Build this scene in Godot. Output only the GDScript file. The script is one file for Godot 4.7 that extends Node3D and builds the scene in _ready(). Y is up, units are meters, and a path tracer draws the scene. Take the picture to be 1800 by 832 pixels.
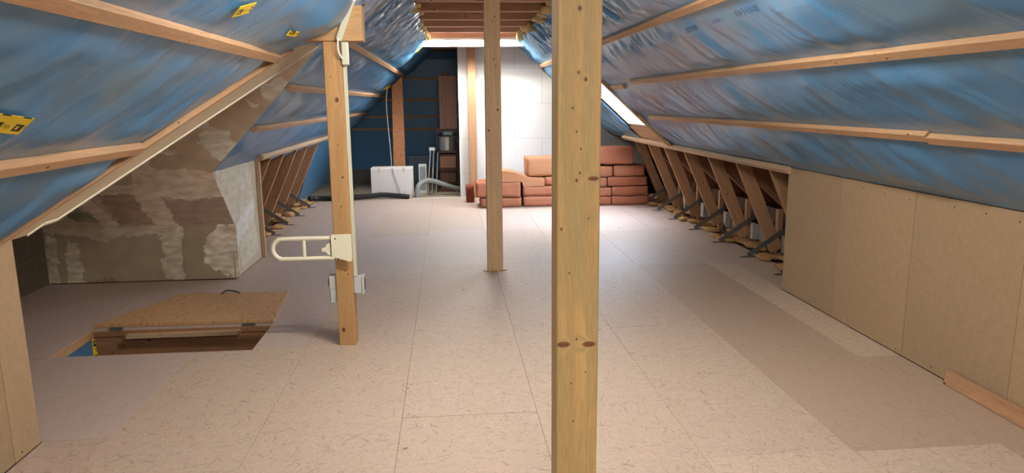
extends Node3D
# An attic conversion: blue vapour film on both roof slopes, chipboard floor, open knee-wall framing.
# World: x to the right, y up, z = -depth. P(x, y, d) takes the depth d along the room.

const K := 0.9163          # roof pitch, tan 42.5 degrees
const CS := 0.7373
const SN := 0.6756
const LX := -2.12          # left knee wall plane
const LY := 1.10
const RX := 2.985          # right knee wall plane
const RY := 1.11
const CY := 2.74           # underside of the collar beams
const FAR := 15.6
const BACK := -1.8

var M := {}
var taken := {}
var rng := RandomNumberGenerator.new()
var nz := FastNoiseLite.new()
var nfold := FastNoiseLite.new()
var nfine := FastNoiseLite.new()

func P(x: float, y: float, d: float) -> Vector3:
	return Vector3(x, y, -d)

func PL(s: float, d: float, off := 0.0) -> Vector3:   # point on the left slope, off metres into the room
	return Vector3(LX + s * CS + off * SN, LY + s * SN - off * CS, -d)

func PR(s: float, d: float, off := 0.0) -> Vector3:   # point on the right slope
	return Vector3(RX - s * CS - off * SN, RY + s * SN - off * CS, -d)

# ---------------------------------------------------------------- scene helpers
func numbered(n: String) -> String:
	if not taken.has(n):
		taken[n] = 0
		return n
	taken[n] += 1
	return "%s_%03d" % [n, taken[n]]

func setting(called: String, label: String) -> Node3D:
	var o := Node3D.new()
	o.name = numbered(called)
	add_child(o)
	o.set_meta("kind", "structure")
	o.set_meta("label", label)
	return o

func thing(called: String, label: String, category: String, at := Vector3.ZERO, group := "") -> Node3D:
	var o := Node3D.new()
	o.name = numbered(called)
	add_child(o)
	o.position = at
	o.set_meta("label", label)
	o.set_meta("category", category)
	if group != "":
		o.set_meta("group", group)
	return o

func start() -> SurfaceTool:
	var st := SurfaceTool.new()
	st.begin(Mesh.PRIMITIVE_TRIANGLES)
	return st

# meshes are written in world coordinates; the thing's own place is taken off here
func part(st: SurfaceTool, called: String, m: Material, parent: Node3D, label := "") -> MeshInstance3D:
	var o := MeshInstance3D.new()
	o.name = called
	o.mesh = st.commit()
	o.material_override = m
	o.cast_shadow = GeometryInstance3D.SHADOW_CASTING_SETTING_ON
	var at := Vector3.ZERO
	var q: Node = parent
	while q != self:
		at += (q as Node3D).position
		q = q.get_parent()
	o.position = -at
	parent.add_child(o, true)
	if label != "":
		o.set_meta("label", label)
	return o

func solo(st: SurfaceTool, called: String, m: Material, label: String, category: String, group := "") -> MeshInstance3D:
	var o := part(st, numbered(called), m, self)
	o.set_meta("label", label)
	o.set_meta("category", category)
	if group != "":
		o.set_meta("group", group)
	return o

# ---------------------------------------------------------------- mesh helpers
func tri(st: SurfaceTool, a: Vector3, b: Vector3, c: Vector3, n: Vector3, ua: Vector2, ub: Vector2, uc: Vector2) -> void:
	if (b - a).cross(c - a).dot(n) > 0.0:
		var t := b
		b = c
		c = t
		var u := ub
		ub = uc
		uc = u
	st.set_normal(n); st.set_uv(ua); st.add_vertex(a)
	st.set_normal(n); st.set_uv(ub); st.add_vertex(b)
	st.set_normal(n); st.set_uv(uc); st.add_vertex(c)

func prism(st: SurfaceTool, poly: PackedVector2Array, o: Vector3, ax: Vector3, ay: Vector3, az: Vector3, L: float, uvo := Vector2.ZERO) -> void:
	var cw := Geometry2D.is_polygon_clockwise(poly)
	var v := 0.0
	var e := az * L
	var n := poly.size()
	for i in n:
		var p := poly[i]
		var q := poly[(i + 1) % n]
		var dl := q - p
		var n2 := Vector2(dl.y, -dl.x).normalized()
		if cw:
			n2 = -n2
		var nn := (ax * n2.x + ay * n2.y).normalized()
		var a := o + ax * p.x + ay * p.y
		var b := o + ax * q.x + ay * q.y
		var v2 := v + dl.length()
		tri(st, a, b, b + e, nn, uvo + Vector2(0, v), uvo + Vector2(0, v2), uvo + Vector2(L, v2))
		tri(st, a, b + e, a + e, nn, uvo + Vector2(0, v), uvo + Vector2(L, v2), uvo + Vector2(L, v))
		v = v2
	var ix := Geometry2D.triangulate_polygon(poly)
	for k in range(0, ix.size(), 3):
		var pa := poly[ix[k]]
		var pb := poly[ix[k + 1]]
		var pc := poly[ix[k + 2]]
		var a := o + ax * pa.x + ay * pa.y
		var b := o + ax * pb.x + ay * pb.y
		var c := o + ax * pc.x + ay * pc.y
		tri(st, a, b, c, -az, uvo + pa, uvo + pb, uvo + pc)
		tri(st, a + e, b + e, c + e, az, uvo + pa, uvo + pb, uvo + pc)

func rect(w: float, h: float, c: float) -> PackedVector2Array:
	var x := w / 2.0
	var y := h / 2.0
	if c <= 0.0:
		return PackedVector2Array([Vector2(-x, y), Vector2(x, y), Vector2(x, -y), Vector2(-x, -y)])
	return PackedVector2Array([Vector2(-x + c, y), Vector2(x - c, y), Vector2(x, y - c), Vector2(x, -y + c), Vector2(x - c, -y), Vector2(-x + c, -y), Vector2(-x, -y + c), Vector2(-x, y - c)])

func bar(st: SurfaceTool, p0: Vector3, p1: Vector3, w: float, h: float, up: Vector3, c := 0.002, uvo := Vector2.INF) -> void:
	var az := (p1 - p0).normalized()
	var ay := (up - az * up.dot(az)).normalized()
	var ax := ay.cross(az)
	if uvo == Vector2.INF:
		uvo = Vector2(rng.randf() * 3.0, rng.randf() * 3.0)
	prism(st, rect(w, h, c), p0, ax, ay, az, (p1 - p0).length(), uvo)

func box(st: SurfaceTool, x0: float, x1: float, y0: float, y1: float, d0: float, d1: float, c := 0.002) -> void:
	# long axis decides the grain
	var a := Vector3(x0, y0, -d1)
	var b := Vector3(x1, y1, -d0)
	var m := (a + b) / 2.0
	var s := b - a
	if s.x >= s.y and s.x >= s.z:
		bar(st, Vector3(a.x, m.y, m.z), Vector3(b.x, m.y, m.z), s.z, s.y, Vector3.UP, c)
	elif s.y >= s.z:
		bar(st, Vector3(m.x, a.y, m.z), Vector3(m.x, b.y, m.z), s.x, s.z, Vector3.BACK, c)
	else:
		bar(st, Vector3(m.x, m.y, a.z), Vector3(m.x, m.y, b.z), s.x, s.y, Vector3.UP, c)

func flat_poly(st: SurfaceTool, pts: Array, thick: Vector3, uvs: Array) -> void:
	# a board with a planar outline (first three points not in line) given in world points, thickened by a vector
	var o: Vector3 = pts[0]
	var ax: Vector3 = (pts[1] - o).normalized()
	var nn := thick.normalized()
	var ay := nn.cross(ax).normalized()
	var poly := PackedVector2Array()
	for p in pts:
		poly.append(Vector2((p - o).dot(ax), (p - o).dot(ay)))
	var ix := Geometry2D.triangulate_polygon(poly)
	for k in range(0, ix.size(), 3):
		var a: int = ix[k]
		var b: int = ix[k + 1]
		var c: int = ix[k + 2]
		tri(st, pts[a], pts[b], pts[c], -nn, uvs[a], uvs[b], uvs[c])
		tri(st, pts[a] + thick, pts[b] + thick, pts[c] + thick, nn, uvs[a], uvs[b], uvs[c])
	var cen := Vector3.ZERO
	for p in pts:
		cen += p
	cen /= pts.size()
	var n := pts.size()
	var cw := Geometry2D.is_polygon_clockwise(poly)
	for i in n:
		var j := (i + 1) % n
		var dl := poly[j] - poly[i]
		var n2 := Vector2(dl.y, -dl.x).normalized() * (-1.0 if cw else 1.0)
		var en := ax * n2.x + ay * n2.y
		tri(st, pts[i], pts[j], pts[j] + thick, en, uvs[i], uvs[j], uvs[j])
		tri(st, pts[i], pts[j] + thick, pts[i] + thick, en, uvs[i], uvs[j], uvs[i])

func smooth_path(pts: Array, n: int) -> PackedVector3Array:
	var r := PackedVector3Array()
	for i in pts.size() - 1:
		var a: Vector3 = pts[maxi(i - 1, 0)]
		var b: Vector3 = pts[i]
		var c: Vector3 = pts[i + 1]
		var e: Vector3 = pts[mini(i + 2, pts.size() - 1)]
		for k in n:
			r.append(b.cubic_interpolate(c, a, e, float(k) / n))
	r.append(pts[-1])
	return r

func sweep(st: SurfaceTool, path: PackedVector3Array, rad: float, sides := 10, ripple := 0.0) -> void:
	# a tube with closed ends; ripple alternates the radius like a corrugated hose
	var base := 0
	var nrm := Vector3.UP
	var n := path.size()
	for i in n:
		var t := (path[mini(i + 1, n - 1)] - path[maxi(i - 1, 0)]).normalized()
		if i == 0:
			nrm = Vector3.UP if absf(t.y) < 0.9 else Vector3.RIGHT
		nrm = (nrm - t * nrm.dot(t)).normalized()
		var bi := t.cross(nrm)
		var r := rad + (ripple if i % 2 == 0 else -ripple)
		for k in sides:
			var a := TAU * k / sides
			var dirv := nrm * cos(a) + bi * sin(a)
			st.set_normal(dirv)
			st.set_uv(Vector2(i * 0.02, float(k) / sides))
			st.add_vertex(path[i] + dirv * r)
	for i in n - 1:
		for k in sides:
			var a := base + i * sides + k
			var b := base + i * sides + (k + 1) % sides
			var c := a + sides
			var e := b + sides
			for q in [a, c, b, b, c, e]:
				st.add_index(q)
	for endi in [0, n - 1]:
		var t := (path[1] - path[0]).normalized() * -1.0 if endi == 0 else (path[n - 1] - path[n - 2]).normalized()
		var c0 := n * sides + (0 if endi == 0 else 1)
		st.set_normal(t)
		st.set_uv(Vector2.ZERO)
		st.add_vertex(path[endi])
		for k in sides:
			var a: int = endi * sides + k
			var b: int = endi * sides + (k + 1) % sides
			if endi == 0:
				st.add_index(c0); st.add_index(a); st.add_index(b)
			else:
				st.add_index(c0); st.add_index(b); st.add_index(a)

func lathe(st: SurfaceTool, prof: Array, at: Vector3, sides := 28) -> void:
	# prof: [radius, height] pairs, flat shaded along the profile, round about the axis
	for i in prof.size() - 1:
		var r0: float = prof[i][0]
		var y0: float = prof[i][1]
		var r1: float = prof[i + 1][0]
		var y1: float = prof[i + 1][1]
		var dn := Vector2(y1 - y0, r0 - r1).normalized()
		for k in sides:
			var a := TAU * k / sides
			var b := TAU * (k + 1) / sides
			var da := Vector3(cos(a), 0, sin(a))
			var db := Vector3(cos(b), 0, sin(b))
			var p := [at + da * r0 + Vector3.UP * y0, at + db * r0 + Vector3.UP * y0, at + db * r1 + Vector3.UP * y1, at + da * r1 + Vector3.UP * y1]
			var nn := ((da + db).normalized() * dn.x + Vector3.UP * dn.y).normalized()
			tri(st, p[0], p[1], p[2], nn, Vector2(k, y0), Vector2(k + 1, y0), Vector2(k + 1, y1))
			tri(st, p[0], p[2], p[3], nn, Vector2(k, y0), Vector2(k + 1, y1), Vector2(k, y1))

func soft_box(st: SurfaceTool, c: Vector3, h: Vector3, r: float, amp: float, seed_off: float, sag := 0.0) -> void:
	# a box with rounded, slightly lumpy faces; sag bends it down towards its ends
	var faces := [[Vector3.RIGHT, Vector3.UP, Vector3.BACK], [Vector3.LEFT, Vector3.UP, Vector3.FORWARD], [Vector3.UP, Vector3.BACK, Vector3.RIGHT], [Vector3.DOWN, Vector3.FORWARD, Vector3.RIGHT], [Vector3.BACK, Vector3.RIGHT, Vector3.UP], [Vector3.FORWARD, Vector3.LEFT, Vector3.UP]]
	var base := 0
	for f in faces:
		var fn: Vector3 = f[0]
		var fu: Vector3 = f[1]
		var fv: Vector3 = f[2]
		var nu := clampi(int((h * fu.abs()).length() * 2.0 / 0.045), 3, 18)
		var nv := clampi(int((h * fv.abs()).length() * 2.0 / 0.045), 3, 18)
		for i in nu + 1:
			for j in nv + 1:
				var q := (fn + fu * (2.0 * i / nu - 1.0) + fv * (2.0 * j / nv - 1.0)) * h
				var inner := h - Vector3.ONE * r
				var cl := q.clamp(-inner, inner)
				var dirv := (q - cl).normalized()
				var p := cl + dirv * r
				var w := c + p
				p += dirv * (amp * (nz.get_noise_3d(w.x * 7.0 + seed_off, w.y * 9.0, w.z * 7.0) + 0.6 * nz.get_noise_3d(w.x * 22.0, w.y * 26.0 + seed_off, w.z * 22.0)))
				if sag >= 0.0 and amp < 0.01:
					p += 0.011 * Vector3(nz.get_noise_3d(w.x * 2.5, w.y * 3.0, w.z * 2.5 + 9.0), nz.get_noise_3d(w.x * 3.2 + 20.0, w.y * 3.0, w.z * 2.5), nz.get_noise_3d(w.x * 2.5, w.y * 3.0 + 40.0, w.z * 2.5)) * Vector3(1.0, smoothstep(0.0, 0.12, w.y), 1.6)
				if p.y > 0.0:
					p.y -= sag * (1.0 - cos(p.x / h.x * PI)) * 0.5
				st.set_uv(Vector2(i * 0.05, j * 0.05))
				st.set_smooth_group(0)
				st.add_vertex(c + p)
		for i in nu:
			for j in nv:
				var a := base + i * (nv + 1) + j
				var b := a + nv + 1
				for q in [a, a + 1, b, b, a + 1, b + 1]:
					st.add_index(q)
		base += (nu + 1) * (nv + 1)
	st.generate_normals()

# ---------------------------------------------------------------- textures and materials
func tex(w: int, h: int, data: PackedByteArray) -> ImageTexture:
	return ImageTexture.create_from_image(Image.create_from_data(w, h, false, Image.FORMAT_RGB8, data))

func wood_texture(w: int, h: int, lu: float, lv: float, sd: float, knots: Array, contrast := 1.0) -> ImageTexture:
	# lu x lv metres; grain along u; knots: [u, v, radius along u, radius along v]
	var b := PackedByteArray()
	b.resize(w * h * 3)
	for j in h:
		var v := lv * j / h
		for i in w:
			var u := lu * i / w
			var warp := 0.0
			var dark := 0.0
			for kn in knots:
				var du: float = (u - kn[0])
				var dv: float = (v - kn[1])
				if absf(du) < 0.22 and absf(dv) < 0.1:
					var e: float = (du * du) / (kn[2] * kn[2]) + (dv * dv) / (kn[3] * kn[3])
					warp += exp(-e * 0.12) * 0.9
					if e < 2.2:
						dark = maxf(dark, clampf(1.9 - e, 0.0, 1.0))
			var g := nz.get_noise_2d(u * 0.9 + sd, v * 14.0)
			var f := nfine.get_noise_2d(u * 9.0 + sd, v * 240.0)
			var ring := sin((v * 95.0 + g * 5.0 + warp * 6.0))
			var t := 0.90 + contrast * (0.05 * ring * (0.6 + g) + 0.05 * g + 0.045 * f)
			var k := (j * w + i) * 3
			b[k] = int(clampf(255.0 * (t - dark * 0.34), 0, 255))
			b[k + 1] = int(clampf(255.0 * (t - 0.02 - contrast * 0.02 * ring - dark * 0.46), 0, 255))
			b[k + 2] = int(clampf(255.0 * (t - 0.04 - contrast * 0.035 * ring - dark * 0.46), 0, 255))
	return tex(w, h, b)

func chip_texture(n: int, size: float, strands: int, strong: float, sd: int) -> ImageTexture:
	# pressed chipboard: overlapping short strands
	var r := RandomNumberGenerator.new()
	r.seed = sd
	var f := PackedFloat32Array()
	f.resize(n * n)
	for j in n:
		for i in n:
			f[j * n + i] = 0.0
	for q in strands:
		var cx := r.randf() * n
		var cy := r.randf() * n
		var a := r.randf() * PI
		var px := n / size
		var big := r.randf() < 0.25
		var hl := px * (r.randf_range(0.012, 0.035) if big else r.randf_range(0.005, 0.016))
		var hw := px * (r.randf_range(0.0025, 0.006) if big else r.randf_range(0.0012, 0.003))
		var val := clampf(r.randfn(-0.1, 0.5), -1.2, 0.45) * strong
		if r.randf() < 0.07:
			val = -r.randf_range(0.9, 1.9) * strong
			hw *= 0.9
		var ca := cos(a)
		var sa := sin(a)
		var e := int(hl) + 1
		for dy in range(-e, e + 1):
			for dx in range(-e, e + 1):
				var uu := (dx * ca + dy * sa) / hl
				var vv := (-dx * sa + dy * ca) / hw
				if absf(uu) < 1.0 and absf(vv) < 1.0:
					var x := posmod(int(cx) + dx, n)
					var y := posmod(int(cy) + dy, n)
					f[y * n + x] = f[y * n + x] * 0.35 + val * (0.75 + 0.25 * vv)
	var b := PackedByteArray()
	b.resize(n * n * 3)
	for k in n * n:
		var t := 0.91 + 0.115 * f[k] + r.randf_range(-0.02, 0.02)
		var dk := minf(f[k], 0.0)
		b[k * 3] = int(clampf(255.0 * (t + 0.01), 0, 255))
		b[k * 3 + 1] = int(clampf(255.0 * (t - 0.005 + 0.012 * dk), 0, 255))
		b[k * 3 + 2] = int(clampf(255.0 * (t - 0.02 + 0.022 * dk), 0, 255))
	return tex(n, n, b)

func speckle_texture(n: int, lo: float, hi: float, sc: float, sd: float) -> ImageTexture:
	var b := PackedByteArray()
	b.resize(n * n * 3)
	for j in n:
		for i in n:
			# wrapped so that the tile repeats
			var a := TAU * i / n
			var c := TAU * j / n
			var t := nz.get_noise_3d(cos(a) * sc + sd, sin(a) * sc + cos(c) * sc, sin(c) * sc) * 0.5 + 0.5
			t = clampf(lo + (hi - lo) * t + rng.randf_range(-0.03, 0.03), 0, 1)
			var k := (j * n + i) * 3
			var q := int(t * 255)
			b[k] = q
			b[k + 1] = q
			b[k + 2] = q
	return tex(n, n, b)

func patch_texture(w: int, h: int, x0: float, y0: float, x1: float, y1: float, base: Color, patches: Array, sd: float) -> ImageTexture:
	# bare plasterboard with smears of filler: patches are [colour, [[x, y], ...]] in metres on the board
	var b := PackedByteArray()
	b.resize(w * h * 3)
	var polys := []
	for p in patches:
		var pv := PackedVector2Array()
		for q in p[1]:
			pv.append(Vector2(q[0], q[1]))
		var lo := pv[0]
		var hi := pv[0]
		for q in pv:
			lo = lo.min(q)
			hi = hi.max(q)
		polys.append([p[0], pv, lo - Vector2.ONE * 0.05, hi + Vector2.ONE * 0.05])
	for j in h:
		for i in w:
			var x := x0 + (x1 - x0) * (i + 0.5) / w
			var y := y0 + (y1 - y0) * (j + 0.5) / h
			var q := Vector2(x + 0.035 * nz.get_noise_2d(x * 9.0 + sd, y * 9.0) + 0.014 * nz.get_noise_2d(x * 34.0, y * 34.0 + sd), y + 0.035 * nz.get_noise_2d(x * 9.0, y * 9.0 + sd + 7.0) + 0.014 * nz.get_noise_2d(x * 34.0 + 5.0, y * 34.0 + sd))
			var c := base
			for p in polys:
				if q.x > p[2].x and q.x < p[3].x and q.y > p[2].y and q.y < p[3].y and Geometry2D.is_point_in_polygon(q, p[1]):
					var thin := clampf(0.72 + 0.5 * nz.get_noise_2d(x * 5.0 + sd * 3.0, y * 12.0), 0.25, 1.0)
					c = c.lerp(p[0], thin)
			var t := 1.0 + 0.05 * nz.get_noise_2d(x * 4.0, y * 4.0 + sd) + 0.03 * nz.get_noise_2d(x * 60.0, y * 60.0)
			var k := (j * w + i) * 3
			b[k] = int(clampf(c.r * t * 255.0, 0, 255))
			b[k + 1] = int(clampf(c.g * t * 255.0, 0, 255))
			b[k + 2] = int(clampf(c.b * t * 255.0, 0, 255))
	return tex(w, h, b)

func crease_texture(n: int) -> ImageTexture:
	# fine creases of the stretched film as a normal map; u runs along the room, v up the slope
	var r := RandomNumberGenerator.new()
	r.seed = 66
	var h := PackedFloat32Array()
	h.resize(n * n)
	for q in 85:
		var cx := r.randf() * n
		var cy := r.randf() * n
		var a := r.randfn(0.92, 0.16)
		var hl := n * r.randf_range(0.03, 0.15)
		var hw := n * r.randf_range(0.003, 0.010)
		var amp := r.randf_range(0.3, 1.0) * (1.0 if r.randf() < 0.75 else -1.0)
		var ca := cos(a)
		var sa := sin(a)
		var steps := int(hl * 2.0)
		var wide := int(hw * 3.0) + 1
		for i in range(-steps / 2, steps / 2 + 1):
			for j in range(-wide, wide + 1):
				var x := posmod(int(cx + i * ca - j * sa), n)
				var y := posmod(int(cy + i * sa + j * ca), n)
				var fade := 1.0 - absf(2.0 * i / steps)
				h[y * n + x] = maxf(absf(h[y * n + x]), amp * fade * exp(-pow(j / hw, 2.0))) if amp > 0.0 else minf(h[y * n + x], amp * fade * exp(-pow(j / hw, 2.0)))
	var b := PackedByteArray()
	b.resize(n * n * 3)
	for y in n:
		for x in n:
			var dx := h[y * n + (x + 1) % n] - h[y * n + posmod(x - 1, n)]
			var dy := h[((y + 1) % n) * n + x] - h[posmod(y - 1, n) * n + x]
			var v := Vector3(-dx, dy, 1.1).normalized()
			var k := (y * n + x) * 3
			b[k] = int((v.x * 0.5 + 0.5) * 255)
			b[k + 1] = int((v.y * 0.5 + 0.5) * 255)
			b[k + 2] = int((v.z * 0.5 + 0.5) * 255)
	return tex(n, n, b)

func tape_texture() -> ImageTexture:
	# yellow adhesive tape with small black printed marks
	var im := Image.create(256, 64, false, Image.FORMAT_RGB8)
	im.fill(Color8(224, 190, 20))
	var r := RandomNumberGenerator.new()
	r.seed = 3
	for q in 4:
		im.fill_rect(Rect2i(q * 64 + 8, 14, 26, 34), Color8(30, 26, 14))
		im.fill_rect(Rect2i(q * 64 + 14, 22, 8, 16), Color8(224, 190, 20))
		for e in 5:
			im.fill_rect(Rect2i(q * 64 + 40 + e * 4, 20 + r.randi_range(0, 8), 2, 14), Color8(60, 50, 12))
	return ImageTexture.create_from_image(im)

func rgb(r: int, g: int, b: int) -> Color:
	return Color8(r, g, b)

func mat(c: Color, rough: float, t: Texture2D = null, us := Vector2.ONE, metal := 0.0) -> StandardMaterial3D:
	var m := StandardMaterial3D.new()
	m.albedo_color = c
	m.roughness = rough
	m.metallic = metal
	if t:
		m.albedo_texture = t
		m.uv1_scale = Vector3(us.x, us.y, 1)
	return m

func tri_mat(c: Color, rough: float, t: Texture2D, sc: float, relief := 0.0) -> StandardMaterial3D:
	var m := mat(c, rough, t)
	m.uv1_triplanar = true
	m.uv1_world_triplanar = true
	m.uv1_scale = Vector3.ONE * sc
	if relief > 0.0:
		m.heightmap_enabled = true
		m.heightmap_texture = t
		m.heightmap_scale = relief
	return m

func make_materials() -> void:
	nz.noise_type = FastNoiseLite.TYPE_SIMPLEX_SMOOTH
	nz.frequency = 1.0
	nz.fractal_octaves = 2
	nz.seed = 11
	nfine.noise_type = FastNoiseLite.TYPE_SIMPLEX
	nfine.frequency = 1.0
	nfine.fractal_octaves = 1
	nfine.seed = 5
	nfold.noise_type = FastNoiseLite.TYPE_SIMPLEX_SMOOTH
	nfold.frequency = 1.0
	nfold.fractal_octaves = 3
	nfold.seed = 23
	var kn := []
	var r := RandomNumberGenerator.new()
	r.seed = 8
	for i in 12:
		kn.append([r.randf() * 2.0, r.randf() * 0.5, r.randf_range(0.006, 0.011), r.randf_range(0.004, 0.008)])
	var wood := wood_texture(1024, 256, 2.0, 0.5, 3.0, kn)
	var ws := Vector2(0.5, 2.0)
	M.batten = mat(rgb(208, 168, 128), 0.7, wood, ws)
	M.plate = mat(rgb(216, 186, 152), 0.7, wood, ws)
	M.strut = mat(rgb(192, 150, 114), 0.8, wood, ws)
	M.rafter = mat(rgb(164, 116, 88), 0.85, wood, ws)
	M.collar = mat(rgb(214, 174, 150), 0.85, wood, ws)
	M.beam = mat(rgb(204, 164, 116), 0.7, wood, ws)
	M.hatchwood = mat(rgb(168, 124, 88), 0.75, wood, ws)
	M.oldwood = mat(rgb(92, 62, 46), 0.6, wood, ws)
	M.palewood = mat(rgb(190, 150, 132), 0.7, wood, ws)
	M.chairwood = mat(rgb(62, 42, 34), 0.45, wood, ws)
	# posts: knots where the photograph shows them, front face x measured from the post's left edge
	var pk := []
	var kx := [[0.422, 1.984, .010], [0.42, 1.788, .007], [0.443, 1.766, .009], [0.401, 1.677, .006], [0.415, 1.601, .005], [0.43, 1.546, .005], [0.427, 1.467, .006], [0.416, 1.443, .008], [0.366, 1.282, .006], [0.457, 1.316, .005], [0.393, 1.132, .005], [0.42, 0.9, .006], [0.453, 0.779, .004], [0.403, 0.74, .005], [0.41, 0.6, .005]]
	for q in kx:
		pk.append([q[1], 0.4225 + 0.0715 - 0.004 - q[0], q[2] * 0.62, q[2] * 0.5])
	pk.append([1.448, 0.4225 + 0.0715 - 0.004 - 0.472, 0.006, 0.016])
	pk.append([0.882, 0.4225 + 0.0715 - 0.004 - 0.375, 0.008, 0.019])
	pk.append([0.880, 0.4225 + 0.0715 - 0.004 - 0.462, 0.008, 0.019])
	M.nearpost = mat(rgb(226, 194, 132), 0.55, wood_texture(1536, 320, 2.8, 0.56, 31.0, pk), Vector2(1.0 / 2.8, 1.0 / 0.56))
	var pk2 := []
	for q in [[0.115, 0.08, .02], [0.52, 0.03, .008], [0.545, 0.045, .008], [1.72, 0.04, .02], [1.2, 0.03, .010], [1.0, 0.05, .009], [1.42, 0.05, .006], [1.87, 0.075, .005], [0.78, 0.03, .011]]:
		pk2.append([q[0], q[1], q[2] * 0.7, q[2] * 0.5])
	M.leftpost = mat(rgb(202, 160, 108), 0.62, wood_texture(1536, 256, 2.3, 0.48, 57.0, pk2), Vector2(1.0 / 2.3, 1.0 / 0.48))
	var pk3 := []
	for q in [[2.5, 0.05, .010], [2.46, 0.07, .008], [2.1, 0.06, .010], [2.05, 0.045, .008], [1.62, 0.03, .016], [1.42, 0.12, .014], [1.05, 0.06, .006], [0.6, 0.04, .008], [0.3, 0.09, .006], [1.9, 0.09, .007]]:
		pk3.append([q[0], q[1], q[2] * 0.7, q[2] * 0.6])
	M.midpost = mat(rgb(222, 190, 150), 0.65, wood_texture(1536, 320, 2.8, 0.6, 83.0, pk3), Vector2(1.0 / 2.8, 1.0 / 0.6))
	# floor
	var chips := chip_texture(1024, 1.5, 9000, 1.0, 41)
	var chips2 := chip_texture(1024, 1.5, 9000, 0.5, 77)
	var fs := Vector2(1.0 / 1.5, 1.0 / 1.5)
	M.floor_a = mat(rgb(206, 186, 168), 0.55, chips, fs)
	M.floor_b = mat(rgb(202, 182, 166), 0.52, chips, fs)
	M.floor_c = mat(rgb(194, 172, 152), 0.5, chips2, fs)
	M.floor_d = mat(rgb(214, 194, 174), 0.6, chips, fs)
	M.floor_e = mat(rgb(204, 186, 176), 0.5, chips2, fs)
	M.osb = mat(rgb(212, 170, 122), 0.6, chip_texture(512, 0.75, 1800, 1.5, 19), Vector2(1.3, 1.3))
	M.strandpost = mat(rgb(196, 136, 92), 0.7, chip_texture(256, 0.5, 900, 2.0, 29), Vector2(2, 2))
	# boards and walls
	var speck := speckle_texture(256, 0.93, 1.0, 5.0, 2.0)
	var coarse := speckle_texture(256, 0.72, 1.0, 9.0, 6.0)
	M.board = tri_mat(rgb(166, 140, 108), 0.85, speck, 0.7)
	M.board_b = tri_mat(rgb(172, 145, 111), 0.85, speck, 0.7)
	M.lining = tri_mat(rgb(224, 204, 170), 0.85, speck, 0.9)
	M.bead = mat(rgb(236, 228, 208), 0.6)
	M.screw = mat(rgb(52, 44, 38), 0.5)
	M.block = tri_mat(rgb(232, 232, 230), 0.9, speck, 1.6)
	M.block_grey = tri_mat(rgb(150, 152, 150), 0.9, coarse, 1.0)
	M.mortar = tri_mat(rgb(176, 176, 174), 0.95, speck, 2.0)
	M.concrete = tri_mat(rgb(140, 134, 122), 0.9, coarse, 0.8)
	M.screed = tri_mat(rgb(176, 160, 136), 0.8, coarse, 0.6)
	M.deck = tri_mat(rgb(120, 84, 62), 0.9, coarse, 0.7)
	M.cheek_grey = tri_mat(rgb(128, 112, 94), 0.9, coarse, 0.6)
	M.batt = tri_mat(rgb(196, 126, 92), 0.95, coarse, 2.2, 0.6)
	M.batt_b = tri_mat(rgb(188, 114, 82), 0.95, coarse, 2.2, 0.6)
	M.batt_c = tri_mat(rgb(208, 146, 104), 0.95, coarse, 2.2, 0.6)
	M.batt_d = tri_mat(rgb(150, 74, 48), 0.95, coarse, 2.2, 0.6)
	M.wool = tri_mat(rgb(206, 160, 104), 0.95, coarse, 4.0, 1.0)
	M.wool_pale = tri_mat(rgb(232, 206, 140), 0.95, coarse, 4.0, 1.0)
	M.foam = tri_mat(rgb(206, 202, 194), 0.9, speck, 2.0)
	M.tape = mat(Color.WHITE, 0.4, tape_texture(), Vector2(2.2, 16.0))
	M.tape_plain = mat(rgb(214, 186, 24), 0.4)
	M.ink = mat(rgb(52, 76, 116), 0.5)
	# things
	M.enamel = mat(rgb(238, 232, 206), 0.3)
	M.duct = mat(rgb(206, 204, 180), 0.45)
	M.plastic_grey = mat(rgb(190, 194, 190), 0.45)
	M.dark_plastic = mat(rgb(40, 42, 46), 0.4)
	M.steel = mat(rgb(132, 134, 134), 0.42, null, Vector2.ONE, 0.75)
	M.alu = mat(rgb(206, 206, 200), 0.3, null, Vector2.ONE, 0.9)
	M.carton = tri_mat(rgb(222, 216, 210), 0.75, speck, 2.0)
	M.carton_brown = tri_mat(rgb(132, 96, 74), 0.85, speck, 2.0)
	M.clear_tape = mat(rgb(198, 188, 176), 0.35)
	M.hose_grey = mat(rgb(122, 126, 124), 0.45)
	M.hose_black = mat(rgb(30, 30, 30), 0.4)
	M.white = mat(rgb(238, 238, 236), 0.4)
	M.tote = mat(rgb(44, 54, 66), 0.45)
	# blue vapour film, grey where it lies against the mineral wool: vertex colours
	M.film = mat(Color.WHITE, 0.3)
	M.film.vertex_color_use_as_albedo = true
	M.film.metallic_specular = 0.42
	M.film.clearcoat_enabled = true
	M.film.clearcoat = 0.32
	M.film.clearcoat_roughness = 0.22
	M.film.normal_enabled = true
	M.film.normal_texture = crease_texture(1024)
	M.film.normal_scale = 1.0
	M.film.uv1_scale = Vector3(1.0 / 2.6, 1.0 / 2.6, 1)
	M.film_plain = mat(rgb(78, 129, 168), 0.34)
	M.film_plain.metallic_specular = 0.45
# ---------------------------------------------------------------- film on the slopes
var battens_left := [0.565, 1.35]
var battens_left_far := [0.06, 0.585, 1.1, 1.69]
var battens_right := [0.0, 0.59, 1.19, 1.79]

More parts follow.
